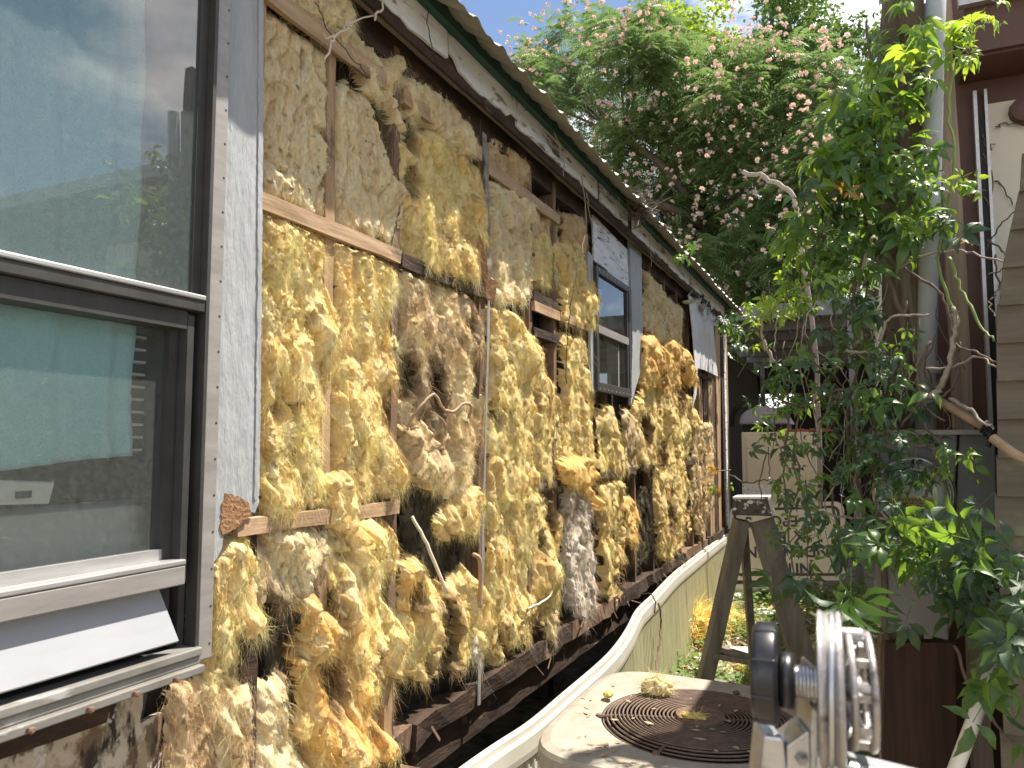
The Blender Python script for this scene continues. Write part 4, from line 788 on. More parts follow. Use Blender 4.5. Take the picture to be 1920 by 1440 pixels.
b = MB(); b.box(x0c, x1c, y0c-.03, y0c-.004, zc-.05, zc+.14); b.build('edge_trim', 'carport_edge', cp)
for k in range(6): b = MB(); b.box(x0c, x1c, y0c+.5+k*1.05, y0c+.58+k*1.05, zc-.13, zc-.035); b.build('purlin', 'carport_metal', cp)
for (x, y) in ((x0c+.1, y0c+.1), (-.05, y0c+.1), (x0c+.1, y1c-.2), (x1c-.1, y1c-.2), (-.05, y1c-.2)): b = MB(); b.box(x-.045, x+.045, y-.045, y+.045, 0, zc-.06); b.build('post', 'carport_metal', cp)
b = MB(); b.box(x0c, x1c, y1c-.02, y1c, 0, 2.6); b.build('back_wall', 'dark_sheathing', cp)
b = MB(); b.box(x0c-.6, x0c, y0c+.4, y1c, 0, 3.3); b.build('side_wall', 'dark_sheathing', cp)
b = MB(); b.box(x0c, x1c, y1c-.03, y1c-.021, 2.9, zc-.06); b.build('gable_board', 'dark_sheathing', cp)

# ================================================================== NEIGHBOUR BUILDING
nbr = thing('neighbour_trailer', (1.6, 3.4, 0), 'brown and cream neighbouring trailer behind the meter post', 'building')
yn = 3.32; xn = .19; zt = 3.62
b = MB(); b.box(xn+.04, 3.4, yn, yn+.06, .5, zt); b.build('end_wall', 'brown_metal', nbr)
for k in range(26):
    y = yn+.062+k*.24; b = MB(); b.box(xn, xn+.03, y, y+.225, .45, 3.12); b.build('side_board', 'cream_siding', nbr)
b = MB(); b.box(xn+.03, xn+.07, yn+.06, yn+6.4, .45, 3.10); b.build('side_wall', 'dark_sheathing', nbr)
b = MB(); b.box(xn-.012, xn+.035, yn-.01, yn+.055, .4, zt+.25); b.build('corner_board', 'cream_siding', nbr)
zA_ = onY(1840, 100, yn-.2)[2]; zB_ = onY(1840, 198, yn)[2]
b = MB(); b.box(.40, 3.5, yn-.22, yn-.002, zA_-.02, zA_); b.build('soffit', 'brown_metal', nbr)
b = MB(); b.box(.40, 3.5, yn-.24, yn-.222, zA_-.01, zA_+.21); b.build('fascia', 'brown_metal', nbr)
b = MB(); b.box(.38, 3.5, yn-.275, yn-.242, zA_+.16, zA_+.215); b.build('roof_edge', 'aluminium_bright', nbr)
b = MB(); b.prism([V3((.42, yn-.27, zA_+.216)), V3((3.5, yn-.27, zA_+.216)), V3((3.5, yn+6.4, zA_+.30)), V3((.62, yn+6.4, zA_+.30))], (0, 0, .03)); b.build('roof', 'white_gravel_roof', nbr)
b = MB(); b.box(3.4, 3.46, yn, yn+6.4, .4, zt); b.build('far_wall', 'cream_siding', nbr)
# window strip with black seal, beige panel
pA = onY(1826, 128, yn-.03); pB = onY(1846, 128, yn-.03)
xa, xb2 = onY(1840, 500, yn-.03)[0], onY(1862, 500, yn-.03)[0]; zl = onY(1840, 800, yn)[2]
lean_ = .0
b = MB(); b.box(xa, xa+.012, yn-.04, yn-.002, zl-.3, zA_-.07); b.box(xa+.036, xa+.046, yn-.04, yn-.002, zl-.3, zA_-.07); b.build('door_track', 'aluminium_bright', nbr)
b = MB(); b.box(xa+.0125, xa+.0355, yn-.03, yn-.002, zl-.3, zA_-.17); b.build('door_seal', 'black_rubber', nbr)
b = MB(); b.box(xa+.047, xa+1.1, yn-.022, yn-.002, 1.2, onY(1860, 198, yn)[2]); b.build('beige_panel', 'beige_panel', nbr)
b = MB(); bx_ = onY(1905, 210, yn-.03); b.lathe((bx_[0]+.03, yn-.023, bx_[2]), (0, -1, 0), [(.055, 0), (.05, .035), (.03, .04)], 14); b.build('vent_cap', 'brown_metal', nbr)
# near tan lap-sided corner, warped boards
tan_ = thing('lap_siding_wall', (.85, 2.32, 0), 'tan lap sided wall with a warped torn edge at the far right beside the meter', 'wall')
yt = 2.30; edge = [(1920, 330), (1903, 392), (1893, 440), (1882, 480), (1873, 540), (1868, 620), (1868, 1040), (1874, 1130), (1880, 1440)]
ez_ = np.array([onY(u, v, yt)[2] for u, v in edge])[::-1]; exx = np.array([onY(u, v, yt)[0] for u, v in edge])[::-1]
z = 1.02; k = 0
while z < 2.55:
    h_ = .105; e0, e1 = np.interp(z, ez_, exx), np.interp(z+h_, ez_, exx); jj = random.uniform(-.004, .004)
    b = MB(); b.prism([V3((e0+jj, yt-.012, z)), V3((1.6, yt-.012, z)), V3((1.6, yt+.002, z+h_)), V3((e1+jj, yt+.002, z+h_))], (0, .010, 0)); b.build('siding_board', 'tan_siding', tan_); z += h_-.006; k += 1
b = MB(); b.box(.53, 1.6, yt+.02, yt+.9, .0, 2.45); b.build('backing', 'dark_sheathing', tan_)
b = MB(); b.box(np.interp(.9, ez_, exx)+.02, 1.6, yt-.006, yt+.018, .0, 1.015); b.build('base_board', 'red_board', tan_)

# ================================================================== METER POST
po = thing('meter_post', (.13, 2.8, 0), 'rough gray brown timber meter post wrapped in creeper', 'post')
b = MB(); b.beam(PY(1684, 1700, 2.82)*np.array([1, 1, 0])+np.array([-.005, 0, 0]), PY(1692, -120, 2.82), .12, .13, (1, 0, 0), segs=26, jit=.003); b.build('shaft', 'post_wood', po)
p2 = thing('slim_post', (.34, 2.86, 0), 'slim pale timber post right of the gray conduit', 'post')
b = MB(); b.beam((.325, 2.86, 0), (.30, 2.86, 3.9), .055, .06, (1, 0, 0), segs=26, jit=.002); b.build('shaft', 'post_wood_pale', p2)
cd = thing('conduit', (.25, 2.74, 1.8), 'gray electrical conduit rising from the meter box beside the timber post', 'conduit')
b = MB(); b.tube([onY(1735, 815, 2.74), onY(1741, 500, 2.74), onY(1752, 100, 2.74), onY(1760, -160, 2.74)], .030, 16); b.build('pipe', 'conduit_grey', cd, smooth=True)
for v in (270, 690): p = onY(1743, v, 2.74); b = MB(); b.lathe(p, (0, 0, 1), [(.034, -.02), (.034, .02)], 16); b.build('strap', 'aluminium', cd)
mt = thing('electric_meter', (.2, 2.66, 1.3), 'gray electric meter box with round glass meter on the creeper covered post', 'electric meter')
ym = 2.62
q = [onY(u, v, ym) for u, v in ((1638, 1166), (1779, 1202), (1796, 806), (1648, 806))]; b = MB(); b.prism(q, (0, .10, 0)); b.build('meter_socket', 'meter_grey', mt, bev=.006)
q = [onY(u, v, ym+.015) for u, v in ((1784, 1170), (1872, 1040), (1866, 806), (1799, 806))]; b = MB(); b.prism(q, (0, .09, 0)); b.build('disconnect_box', 'meter_grey', mt, bev=.006)
b = MB(); b.prism([onY(1636, 806, ym-.012), onY(1868, 806, ym-.012), onY(1868, 815, ym-.012), onY(1636, 815, ym-.012)], (0, .13, 0)); b.build('lid', 'aluminium', mt)
mc = onY(1712, 925, ym); b = MB(); b.lathe(mc+V3((0, -.001, 0)), (0, -1, 0), [(.112, 0), (.115, .012), (.108, .03), (.102, .03), (.100, .012)], 36); b.build('meter_ring', 'meter_ring', mt, smooth=True)
b = MB(); b.lathe(mc+V3((0, -.013, 0)), (0, -1, 0), [(.099, 0), (.099, .004)], 36); b.build('meter_face', 'meter_face', mt)
b = MB(); b.lathe(mc+V3((0, -.014, 0)), (0, -1, 0), [(.098, .005), (.098, .06), (.088, .075), (.05, .08), (.01, .08)], 36); b.build('meter_glass', 'meter_glass', mt, smooth=True)
b = MB(); b.box(mc[0]-.075, mc[0]+.055, mc[1]-.019, mc[1]-.0175, mc[2]-.045, mc[2]-.012); yl_ = b.build('caution_label', 'yellow_label', mt)
b = MB()
for k in range(3):
    x = mc[0]-.068
    while x < mc[0]+.045: w_ = random.uniform(.004, .011); b.box(x, x+w_, mc[1]-.0203, mc[1]-.0193, mc[2]-.022-k*.009, mc[2]-.018-k*.009); x += w_+.003
b.build('label_print', 'ink', yl_)
b = MB(); b.prism([onY(1660, 1205, 2.70), onY(1790, 1205, 2.70), onY(1800, 1700, 2.70), onY(1655, 1700, 2.70)], (0, .05, 0)); V_ = b
o = b.build('plank', 'red_board'); tag(o, 'dark reddish plank standing under the electric meter box', 'plank')
b = MB(); b.tube([onY(1868, 1235, 2.45), onY(1828, 1345, 2.4), onY(1770, 1500, 2.33), onY(1700, 1700, 2.25)], .019, 12); o = b.build('pvc_pipe', 'pvc', smooth=True); tag(o, 'white plastic pipe leaning in the dark below the tan lap siding', 'pipe')
b = MB(); b.tube([onY(1757, 750, 2.55), onY(1805, 777, 2.5), onY(1858, 808, 2.45)], .013, 10); tp = b.build('brace_pipe', 'tan_pipe', smooth=True); tag(tp, 'tan brace pipe tied with black strap above the meter box', 'pipe')
b = MB(); b.tube([onY(1862, 822, 2.25), onY(1900, 850, 2.2), onY(1960, 884, 2.15)], .012, 10); b.build('lower_section', 'tan_pipe', tp)
b = MB()
for k in range(7): p = onY(1846+k*3.5, 800+k*3.2, 2.44); b.lathe(p, unit((.8, -.2, -.45+.2*(k % 2))), [(.019, -.004), (.021, 0), (.019, .004)], 10)
b.tube([onY(1850, 806, 2.43), onY(1858, 822, 2.42), onY(1852, 838, 2.42)], .007, 5); b.build('tie', 'black_rubber', tp)

# ================================================================== CREEPER
def leaf_mesh(name, m, n=5, seed=0, droop=.35):
    rng = random.Random(seed); V = []; Fs = []
    for k in range(n):
        a = math.radians((k-(n-1)/2)*(165/(n-1)) if n > 1 else 0)+rng.uniform(-.12, .12); L = (1-.28*abs(k-(n-1)/2)/((n-1)/2 if n > 1 else 1))*rng.uniform(.9, 1.08); wd = .205*rng.uniform(.85, 1.15); dr = droop*rng.uniform(.6, 1.5); tw_ = rng.uniform(-.35, .35)
        b0 = len(V); prof = ((0, .02), (.12, .35), (.3, .88), (.48, 1.), (.66, .78), (.82, .42), (.92, .17), (1, 0))
        for i, (t, w) in enumerate(prof):
            cxm = t*L+.09; ser = 1+.10*(-1)**i; z = -dr*t*t*L+.10*math.sin(t*3)
            for s_ in (-1, 0, 1):
                x = s_*w*wd*L*(ser if s_ else 1); zz = z+(abs(s_)*w*.09*L)+tw_*x*t
                V.append((x*math.cos(a)+cxm*math.sin(a), -x*math.sin(a)+cxm*math.cos(a)+.06*math.cos(a), zz))
        for i in range(len(prof)-1):
            for s_ in range(2): p_ = b0+i*3+s_; Fs.append((p_, p_+1, p_+4, p_+3))
    b0 = len(V); V += [(-.012, -.6, .12), (.012, -.6, .12), (.012, .06, 0), (-.012, .06, 0)]; Fs.append((b0, b0+1, b0+2, b0+3))
    me = bpy.data.meshes.new(name); me.from_pydata(V, [], Fs); me.update(); me.materials.append(MATS[m]); me.polygons.foreach_set('use_smooth', np.ones(len(me.polygons), bool)); return me
LM = {k: [leaf_mesh('leaf', m, n, s + 10*j, d) for j, (n, s, d) in enumerate(((5, 1, .35), (5, 2, .6), (3, 3, .3), (5, 4, .15), (4, 5, .45), (5, 6, .8), (3, 7, .5), (5, 8, .3)))] for k, m in (('g', 'creeper_leaf'), ('y', 'creeper_young'), ('d', 'creeper_dark'), ('r', 'creeper_rusty'))}
LEAVES = {}
def put_leaf(par, p, size, kind, nrm_, tip):
    n_ = Vector(nrm_).normalized(); t_ = Vector(tip); t_ = (t_-n_*t_.dot(n_)).normalized(); x_ = t_.cross(n_)
    M = Matrix((x_, t_, n_)).transposed().to_4x4(); M = M @ Matrix.Diagonal((size, size, size, 1)); M.translation = Vector(V3(p)-ORG[par.name])
    LEAVES.setdefault(par.name, []).append((size/np.linalg.norm(V3(p)-_C), random.choice(LM[kind]), M))
def grow(par, most=296):
    L_ = sorted(LEAVES[par.name], key=lambda q: -q[0])
    for _, me, M in L_[:most]:
        o = bpy.data.objects.new('leaf', me); COL.objects.link(o); o.parent = par; o.matrix_local = M
    if len(L_) > most:                                     # the small remainder is one part
        V = []; Fs = []; mats = []; mi_ = []
        for _, me, M in L_[most:]:
            b0 = len(V); V += [M @ v.co for v in me.vertices]; m_ = me.materials[0]
            if m_ not in mats: mats.append(m_)
            for f in me.polygons: Fs.append([i+b0 for i in f.vertices]); mi_.append(mats.index(m_))
        me = bpy.data.meshes.new('leaves'); me.from_pydata(V, [], Fs); me.update()
        for m_ in mats: me.materials.append(m_)
        me.polygons.foreach_set('material_index', mi_); me.polygons.foreach_set('use_smooth', np.ones(len(Fs), bool))
        o = bpy.data.objects.new('leaves', me); COL.objects.link(o); o.parent = par; o['kind'] = 'stuff'
vine = thing('virginia_creeper', (.13, 2.75, 0), 'green creeper vine with five fingered leaves climbing the meter post', 'vine')
def cluster(par, u, v, y, su, sv, n, size, kinds, sy=.10, out=.5):
    for _ in range(n):
        uu, vv = random.gauss(u, su), random.gauss(v, sv); p = PY(uu, vv, y+random.gauss(0, sy)); kd = random.choice(kinds)
        nrm_ = unit((random.gauss(-.15, .55), random.gauss(-.45, .45), random.gauss(.55, .35))); tip = unit((random.gauss(-.1, .7), random.gauss(-.2, .4), random.gauss(-.7, .4)))
        put_leaf(par, p, size*random.uniform(.7, 1.25), kd, nrm_, tip)
g, y_, d_, r_k = 'g', 'y', 'd', 'r'
for args in ((1690, 60, 2.6, 28, 50, 10, .075, [g, g, y_]), (1640, 130, 2.75, 14, 50, 10, .07, [g, y_]), (1730, 100, 2.6, 22, 40, 10, .07, [y_, g, y_]), (1800, 55, 2.6, 22, 18, 8, .06, [y_]), (1850, 25, 2.6, 14, 12, 3, .055, [y_]), (1810, 100, 2.6, 14, 16, 3, .05, [y_]),
             (1620, 230, 2.65, 26, 40, 16, .08, [g, g, y_]), (1680, 190, 2.62, 24, 40, 6, .075, [g]), (1570, 240, 2.65, 12, 40, 8, .085, [g, y_]), (1600, 300, 2.6, 36, 24, 14, .085, [g, g, y_]), (1540, 320, 2.6, 18, 20, 6, .10, [g, y_]),
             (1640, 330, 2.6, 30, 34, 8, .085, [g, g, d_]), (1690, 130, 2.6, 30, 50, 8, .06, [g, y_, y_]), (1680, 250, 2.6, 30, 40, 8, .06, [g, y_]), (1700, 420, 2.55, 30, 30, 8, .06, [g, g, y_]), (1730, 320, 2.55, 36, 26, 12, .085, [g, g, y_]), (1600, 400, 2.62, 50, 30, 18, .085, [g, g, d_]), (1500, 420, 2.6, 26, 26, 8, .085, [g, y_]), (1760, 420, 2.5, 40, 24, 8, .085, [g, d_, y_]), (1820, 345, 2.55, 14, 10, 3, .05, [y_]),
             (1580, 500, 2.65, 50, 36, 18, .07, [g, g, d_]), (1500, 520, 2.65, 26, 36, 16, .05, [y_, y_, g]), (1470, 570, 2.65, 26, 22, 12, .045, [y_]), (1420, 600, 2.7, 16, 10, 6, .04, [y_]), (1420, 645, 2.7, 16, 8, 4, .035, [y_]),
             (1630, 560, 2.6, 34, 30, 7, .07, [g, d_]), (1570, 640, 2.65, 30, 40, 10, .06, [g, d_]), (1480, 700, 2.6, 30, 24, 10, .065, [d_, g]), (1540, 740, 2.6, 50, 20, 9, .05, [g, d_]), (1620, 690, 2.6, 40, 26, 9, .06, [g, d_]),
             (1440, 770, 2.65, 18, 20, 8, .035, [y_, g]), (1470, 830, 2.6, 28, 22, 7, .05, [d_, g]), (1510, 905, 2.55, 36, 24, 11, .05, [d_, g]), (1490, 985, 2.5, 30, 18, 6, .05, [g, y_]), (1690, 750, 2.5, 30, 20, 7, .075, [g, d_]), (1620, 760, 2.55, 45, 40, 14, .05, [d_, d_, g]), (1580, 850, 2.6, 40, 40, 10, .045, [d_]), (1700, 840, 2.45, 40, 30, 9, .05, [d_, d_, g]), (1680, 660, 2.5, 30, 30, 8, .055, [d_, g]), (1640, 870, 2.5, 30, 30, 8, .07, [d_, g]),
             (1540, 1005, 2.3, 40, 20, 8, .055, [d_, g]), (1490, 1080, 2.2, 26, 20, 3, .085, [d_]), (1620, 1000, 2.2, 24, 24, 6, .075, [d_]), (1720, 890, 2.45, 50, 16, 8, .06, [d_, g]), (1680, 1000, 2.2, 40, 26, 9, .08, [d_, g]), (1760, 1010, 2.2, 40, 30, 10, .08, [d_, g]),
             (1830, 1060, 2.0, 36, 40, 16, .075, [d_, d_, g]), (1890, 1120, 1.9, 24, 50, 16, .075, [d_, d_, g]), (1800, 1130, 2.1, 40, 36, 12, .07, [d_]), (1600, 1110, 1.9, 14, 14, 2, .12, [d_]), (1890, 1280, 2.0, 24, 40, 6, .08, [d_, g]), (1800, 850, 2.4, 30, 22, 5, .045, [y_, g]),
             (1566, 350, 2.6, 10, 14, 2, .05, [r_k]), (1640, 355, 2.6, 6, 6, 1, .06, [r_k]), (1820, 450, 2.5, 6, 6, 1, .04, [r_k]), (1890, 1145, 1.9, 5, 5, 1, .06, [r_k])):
    a_ = list(args); a_[5] = int(a_[5]*1.7); a_[6] *= .86; cluster(vine, *a_)
grow(vine)
def stem(par, px, r, m='vine_stem', k=6, w=.0022, taper=.6):
    pts_ = [PY(u, v, y) for (u, v, y) in px]; sp_ = wob(spline(pts_, k), w); b = MB(); n = len(sp_); b.tube(sp_, [r*.8*(1-(1-taper)*i/n)*random.uniform(.88, 1.12) for i in range(n)], 7); return b.build('stem', m, par, smooth=True)
for px, r, m in (([(1660, 1200, 2.6), (1655, 1000, 2.6), (1640, 860, 2.62), (1655, 760, 2.62), (1700, 690, 2.6), (1690, 600, 2.62), (1660, 500, 2.65), (1650, 380, 2.68), (1665, 250, 2.68), (1650, 120, 2.7), (1660, -40, 2.7)], .012, 'vine_stem'),
                 ([(1625, 1000, 2.66), (1605, 880, 2.66), (1590, 780, 2.66), (1610, 680, 2.66), (1600, 560, 2.68), (1625, 440, 2.7), (1615, 300, 2.7), (1635, 180, 2.7), (1625, 40, 2.72)], .008, 'vine_stem'),
                 ([(1770, 720, 2.5), (1785, 660, 2.5), (1795, 610, 2.5), (1780, 560, 2.52), (1760, 500, 2.55), (1765, 440, 2.55), (1790, 300, 2.55), (1776, 200, 2.56), (1790, 130, 2.56), (1810, 90, 2.55)], .007, 'vine_stem_green'),
                 ([(1740, 745, 2.5), (1765, 720, 2.48), (1785, 660, 2.47), (1792, 600, 2.48), (1788, 575, 2.48)], .012, 'vine_stem_pale'),
                 ([(1600, 655, 2.6), (1615, 630, 2.6), (1605, 600, 2.6), (1610, 540, 2.62), (1625, 470, 2.64)], .009, 'vine_stem_pale'),
                 ([(1585, 657, 2.55), (1615, 660, 2.55), (1660, 660, 2.56)], .007, 'vine_stem_pale'), ([(1650, 640, 2.55), (1665, 600, 2.55), (1700, 590, 2.54), (1740, 592, 2.54)], .007, 'vine_stem_pale'),
                 ([(1560, 740, 2.6), (1610, 760, 2.58), (1660, 790, 2.56), (1700, 830, 2.5), (1745, 840, 2.48), (1752, 870, 2.47), (1740, 920, 2.46), (1700, 970, 2.44)], .009, 'vine_stem'),
                 ([(1440, 895, 2.6), (1470, 935, 2.58), (1520, 955, 2.56), (1600, 972, 2.52), (1680, 975, 2.46), (1740, 1000, 2.4)], .007, 'vine_stem_pale'),
                 ([(1500, 760, 2.64), (1490, 830, 2.64), (1500, 900, 2.62), (1478, 980, 2.6), (1490, 1080, 2.55)], .005, 'vine_stem'), ([(1480, 700, 2.65), (1478, 800, 2.65), (1470, 880, 2.63), (1476, 960, 2.6)], .005, 'vine_stem'),
                 ([(1570, 1000, 2.6), (1560, 900, 2.62), (1590, 840, 2.64), (1600, 760, 2.65), (1560, 700, 2.65), (1520, 680, 2.66)], .006, 'vine_stem'), ([(1640, 720, 2.6), (1560, 735, 2.6), (1510, 760, 2.62), (1450, 745, 2.65)], .006, 'vine_stem'),
                 ([(1450, 680, 2.66), (1430, 630, 2.68), (1436, 590, 2.68), (1470, 560, 2.68), (1540, 520, 2.67)], .008, 'vine_stem_pale'), ([(1480, 560, 2.66), (1520, 510, 2.66), (1530, 460, 2.66), (1560, 400, 2.66)], .006, 'vine_stem'),
                 ([(1780, 480, 2.5), (1800, 540, 2.48), (1840, 610, 2.42), (1866, 640, 2.38)], .0065, 'vine_stem_green'), ([(1690, 500, 2.58), (1730, 480, 2.55), (1800, 470, 2.5), (1885, 495, 2.4)], .005, 'vine_stem_pale'),
                 ([(1670, 490, 2.6), (1730, 525, 2.56), (1770, 560, 2.53), (1790, 640, 2.5), (1830, 660, 2.45), (1866, 680, 2.4)], .006, 'vine_stem'), ([(1735, 690, 2.5), (1780, 690, 2.5), (1830, 670, 2.45), (1868, 690, 2.38)], .005, 'vine_stem_pale'),
                 ([(1780, 745, 2.5), (1820, 770, 2.46), (1850, 800, 2.42)], .008, 'vine_stem_pale'), ([(1690, 800, 2.5), (1730, 750, 2.5), (1760, 745, 2.5), (1790, 720, 2.5), (1800, 640, 2.5)], .006, 'vine_stem'),
                 ([(1700, 560, 2.55), (1690, 650, 2.55), (1700, 740, 2.52), (1760, 830, 2.48), (1790, 850, 2.45)], .006, 'vine_stem'), ([(1745, 640, 2.52), (1720, 700, 2.52), (1735, 760, 2.5), (1770, 790, 2.48)], .006, 'vine_stem'),
                 ([(1650, 1180, 2.55), (1648, 1300, 2.5), (1652, 1500, 2.4)], .008, 'rust'), ([(1790, 1210, 2.4), (1820, 1290, 2.35), (1880, 1370, 2.3), (1960, 1440, 2.2)], .006, 'vine_stem'),
                 ([(1720, 1010, 2.35), (1770, 1050, 2.25), (1830, 1080, 2.1), (1900, 1090, 1.95)], .006, 'vine_stem'), ([(1366, 890, 2.8), (1400, 905, 2.75), (1440, 900, 2.7), (1470, 905, 2.65)], .004, 'vine_stem')):
    stem(vine, px, r, m)
# thin hanging tendrils
for k in range(84):
    u = random.uniform(1430, 1780); v = random.uniform(520, 900); y = 2.64+random.gauss(0, .06); L = random.uniform(60, 190); stem(vine, [(u, v, y), (u+random.gauss(0, 14), v+L*.5, y-.02), (u+random.gauss(0, 30), v+L, y-.05)], random.uniform(.0018, .0035), random.choice(['vine_stem', 'vine_stem', 'vine_stem_pale']), 4, .003)
# flower clusters among the dark leaves by the meter
b = MB()
for k in range(150):
    p = PY(random.gauss(1745, 26), random.gauss(1065, 26), 2.15+random.gauss(0, .03)); b.lathe(p, RNG.normal(0, 1, 3), [(.001, -.003), (.0035, 0), (.001, .003)], 5)
o = b.build('berries', 'creeper_young', vine); o['kind'] = 'stuff'
# dry tendrils stuck on the beige panel
for px in ([(1842, 250, 3.29), (1852, 280, 3.29), (1862, 270, 3.285)], [(1842, 290, 3.29), (1862, 330, 3.285), (1858, 370, 3.29)], [(1868, 335, 3.29), (1885, 360, 3.285), (1900, 385, 3.28)], [(1845, 370, 3.29), (1862, 400, 3.29)], [(1868, 238, 3.28), (1885, 232, 3.285), (1925, 236, 3.28)], [(1850, 470, 2.7), (1870, 430, 2.7), (1905, 395, 2.68)], [(1850, 450, 2.7), (1880, 470, 2.65), (1885, 500, 2.6), (1850, 515, 2.6)], [(1866, 480, 2.65), (1870, 540, 2.6), (1856, 570, 2.55), (1868, 600, 2.5)]):
    stem(vine, px, .004, 'vine_stem', 5, .003)
# small creepers on the far eave and skirting
ev = thing('eave_creeper', tuple(PX(1375, 600, -1.3)), 'small creeper sprig hanging at the far end of the roof edge', 'vine')
def small_cluster(par, f, spots, n, size, kinds):
    for (u, v) in spots:
        for _ in range(n): put_leaf(par, f(u+random.gauss(0, 7), v+random.gauss(0, 9)), size*random.uniform(.6, 1.2), random.choice(kinds), unit((random.gauss(.5, .4), random.gauss(-.5, .4), random.gauss(.5, .3))), unit((random.gauss(0, .5), random.gauss(0, .4), -1)))
small_cluster(ev, lambda u, v: PX(u, v, -1.25), [(1366, 595), (1372, 620), (1360, 610), (1380, 640)], 5, .13, ['g', 'd'])
ev2 = thing('eave_creeper', tuple(PX(1282, 480, -1.27)), 'tiny creeper sprig growing over the roof edge halfway along', 'vine'); small_cluster(ev2, lambda u, v: PX(u, v, -1.26), [(1275, 480), (1292, 478)], 4, .09, ['g', 'y'])
ev3 = thing('wall_creeper', tuple(PX(1335, 880, -1.4)), 'thin reddish creeper shoot on the far end of the stripped wall', 'vine'); small_cluster(ev3, lambda u, v: PX(u, v, -1.38), [(1338, 875), (1325, 905), (1352, 912)], 2, .10, ['y', 'r', 'r'])
b = MB(); b.tube(wob(spline([PX(1300, 905, -1.4), PX(1340, 885, -1.38), PX(1370, 880, -1.36)], 5), .006), .006, 5); b.build('stem', 'vine_stem', ev3)

for e_ in (ev, ev2, ev3): grow(e_)

# ================================================================== FOREGROUND: pulley bracket on a stand, in front of the camera
yp = .66
def FP(u, v, dy=0.): 
    d = ray(u, v); return _C+d*((yp+dy)/d[1])
pu = thing('pulley_stand', tuple(FP(1560, 1500)*np.array([1, 1, 0])), 'steel pulley with black clamp knob on a metal arm close to the lens', 'pulley')
k_ = np.linalg.norm(FP(1560, 1290)-FP(1559, 1290)); ax_ = unit(np.cross(ray(1560, 1290), (0, 0, 1.)))
def ppt(u, v): return FP(1560, 1290)+ax_*(u-1560)*k_-_u*(v-1290)*k_
b = MB(); R = 100*k_; b.lathe(ppt(1435, 1274), ax_, [(R*.55, -26*k_), (R*.9, -25*k_), (R*.985, -19*k_), (R, -10*k_), (R, 16*k_), (R*.97, 23*k_), (R*.8, 25*k_)], 40)
o = b.build('knob', 'black_plastic', pu, smooth=True)
for v in (1196, 1262, 1330):
    pass
for i in range(9):
    b = MB(); a_ = 2*math.pi*i/9+.3; q = ppt(1435, 1274)+(_u*math.cos(a_)+np.cross(ax_, _u)*math.sin(a_))*R*1.0; b.beam(q-ax_*22*k_, q+ax_*20*k_, 5*k_, 5*k_, _u); b.build('knob_rib', 'black_plastic', pu, bev=.0008)
b = MB(); b.lathe(ppt(1474, 1284), ax_, [(40*k_, -12*k_), (54*k_, -11*k_), (56*k_, 0), (54*k_, 15*k_), (30*k_, 17*k_)], 32); b.build('knob_hub', 'black_plastic', pu, smooth=True)
b = MB(); b.lathe(ppt(1490, 1284), ax_, [(20*k_, 0), (20*k_, 60*k_)], 20); b.build('axle', 'zinc', pu, smooth=True)
b = MB(); n = 90
b.tube([ppt(1493+44*i/n, 1284)+(_u*math.cos(i*.42)+np.cross(ax_, _u)*math.sin(i*.42))*27*k_ for i in range(n)], 6*k_, 8); b.build('spring', 'zinc', pu, smooth=True)
R = 150*k_; prof = [(R*.2, -24*k_), (R*.92, -24*k_), (R, -21*k_), (R*1.0, -14*k_), (R*.965, -10*k_), (R*.93, -4*k_), (R*.93, 4*k_), (R*.965, 10*k_), (R, 14*k_), (R, 21*k_), (R*.92, 24*k_), (R*.2, 24*k_)]
b = MB(); b.lathe(ppt(1558, 1291), ax_, prof, 64); b.build('pulley_wheel', 'cast_metal', pu, smooth=True).modifiers.new('es', 'EDGE_SPLIT').split_angle = .5
# cable in the groove
b = MB(); n = 60; b.tube([ppt(1558, 1291)+(_u*math.cos(2*math.pi*i/n)+np.cross(ax_, _u)*math.sin(2*math.pi*i/n))*R*.945 for i in range(n+1)], 6*k_, 8, cap=False); b.build('cable', 'zinc', pu, smooth=True)
# cast hand wheel on the right
hw = unit(ax_+.07*_f); R = 112*k_; hc = ppt(1602, 1287)
for o_ in (-15, 20):
    b = MB(); b.lathe(hc, hw, [(R*.80, o_*k_), (R*.97, (o_-2)*k_), (R*1.02, (o_+3)*k_), (R*1.0, (o_+11)*k_), (R*.82, (o_+12)*k_)], 48, closed=True); b.build('hand_wheel_rim', 'cast_metal', pu, smooth=True)
for i in range(10):
    a_ = 2*math.pi*i/10+.1; q = hc+(_u*math.cos(a_)+np.cross(hw, _u)*math.sin(a_))*R*.9; b = MB(); b.beam(q-hw*5*k_, q+hw*22*k_, 16*k_, 13*k_, _u); b.build('hand_wheel_web', 'cast_metal', pu, bev=.001)
for i in range(5):
    a_ = 2*math.pi*i/5+.25; dr = unit(_u*math.cos(a_)+np.cross(hw, _u)*math.sin(a_)); b = MB(); b.beam(hc-hw*16*k_+dr*12*k_, hc+hw*14*k_+dr*R*.9, 18*k_, 22*k_, np.cross(hw, dr), segs=3); b.build('hand_wheel_spoke', 'cast_metal', pu, bev=.002)
b = MB(); b.lathe(hc, hw, [(26*k_, -26*k_), (26*k_, 10*k_), (14*k_, 16*k_)], 24); b.build('hand_wheel_hub', 'cast_metal', pu, smooth=True)
b = MB(); b.lathe(hc-hw*22*k_+_u*R*.95, hw, [(13*k_, -8*k_), (15*k_, 0), (15*k_, 34*k_), (9*k_, 40*k_)], 16); b.build('crank_boss', 'cast_metal', pu, smooth=True)
b = MB(); b.prism([ppt(1528, 1260), ppt(1534, 1255), ppt(1534, 1460), ppt(1520, 1460), ppt(1520, 1380)], _f*.03); b.build('side_plate', 'zinc', pu, bev=.001)
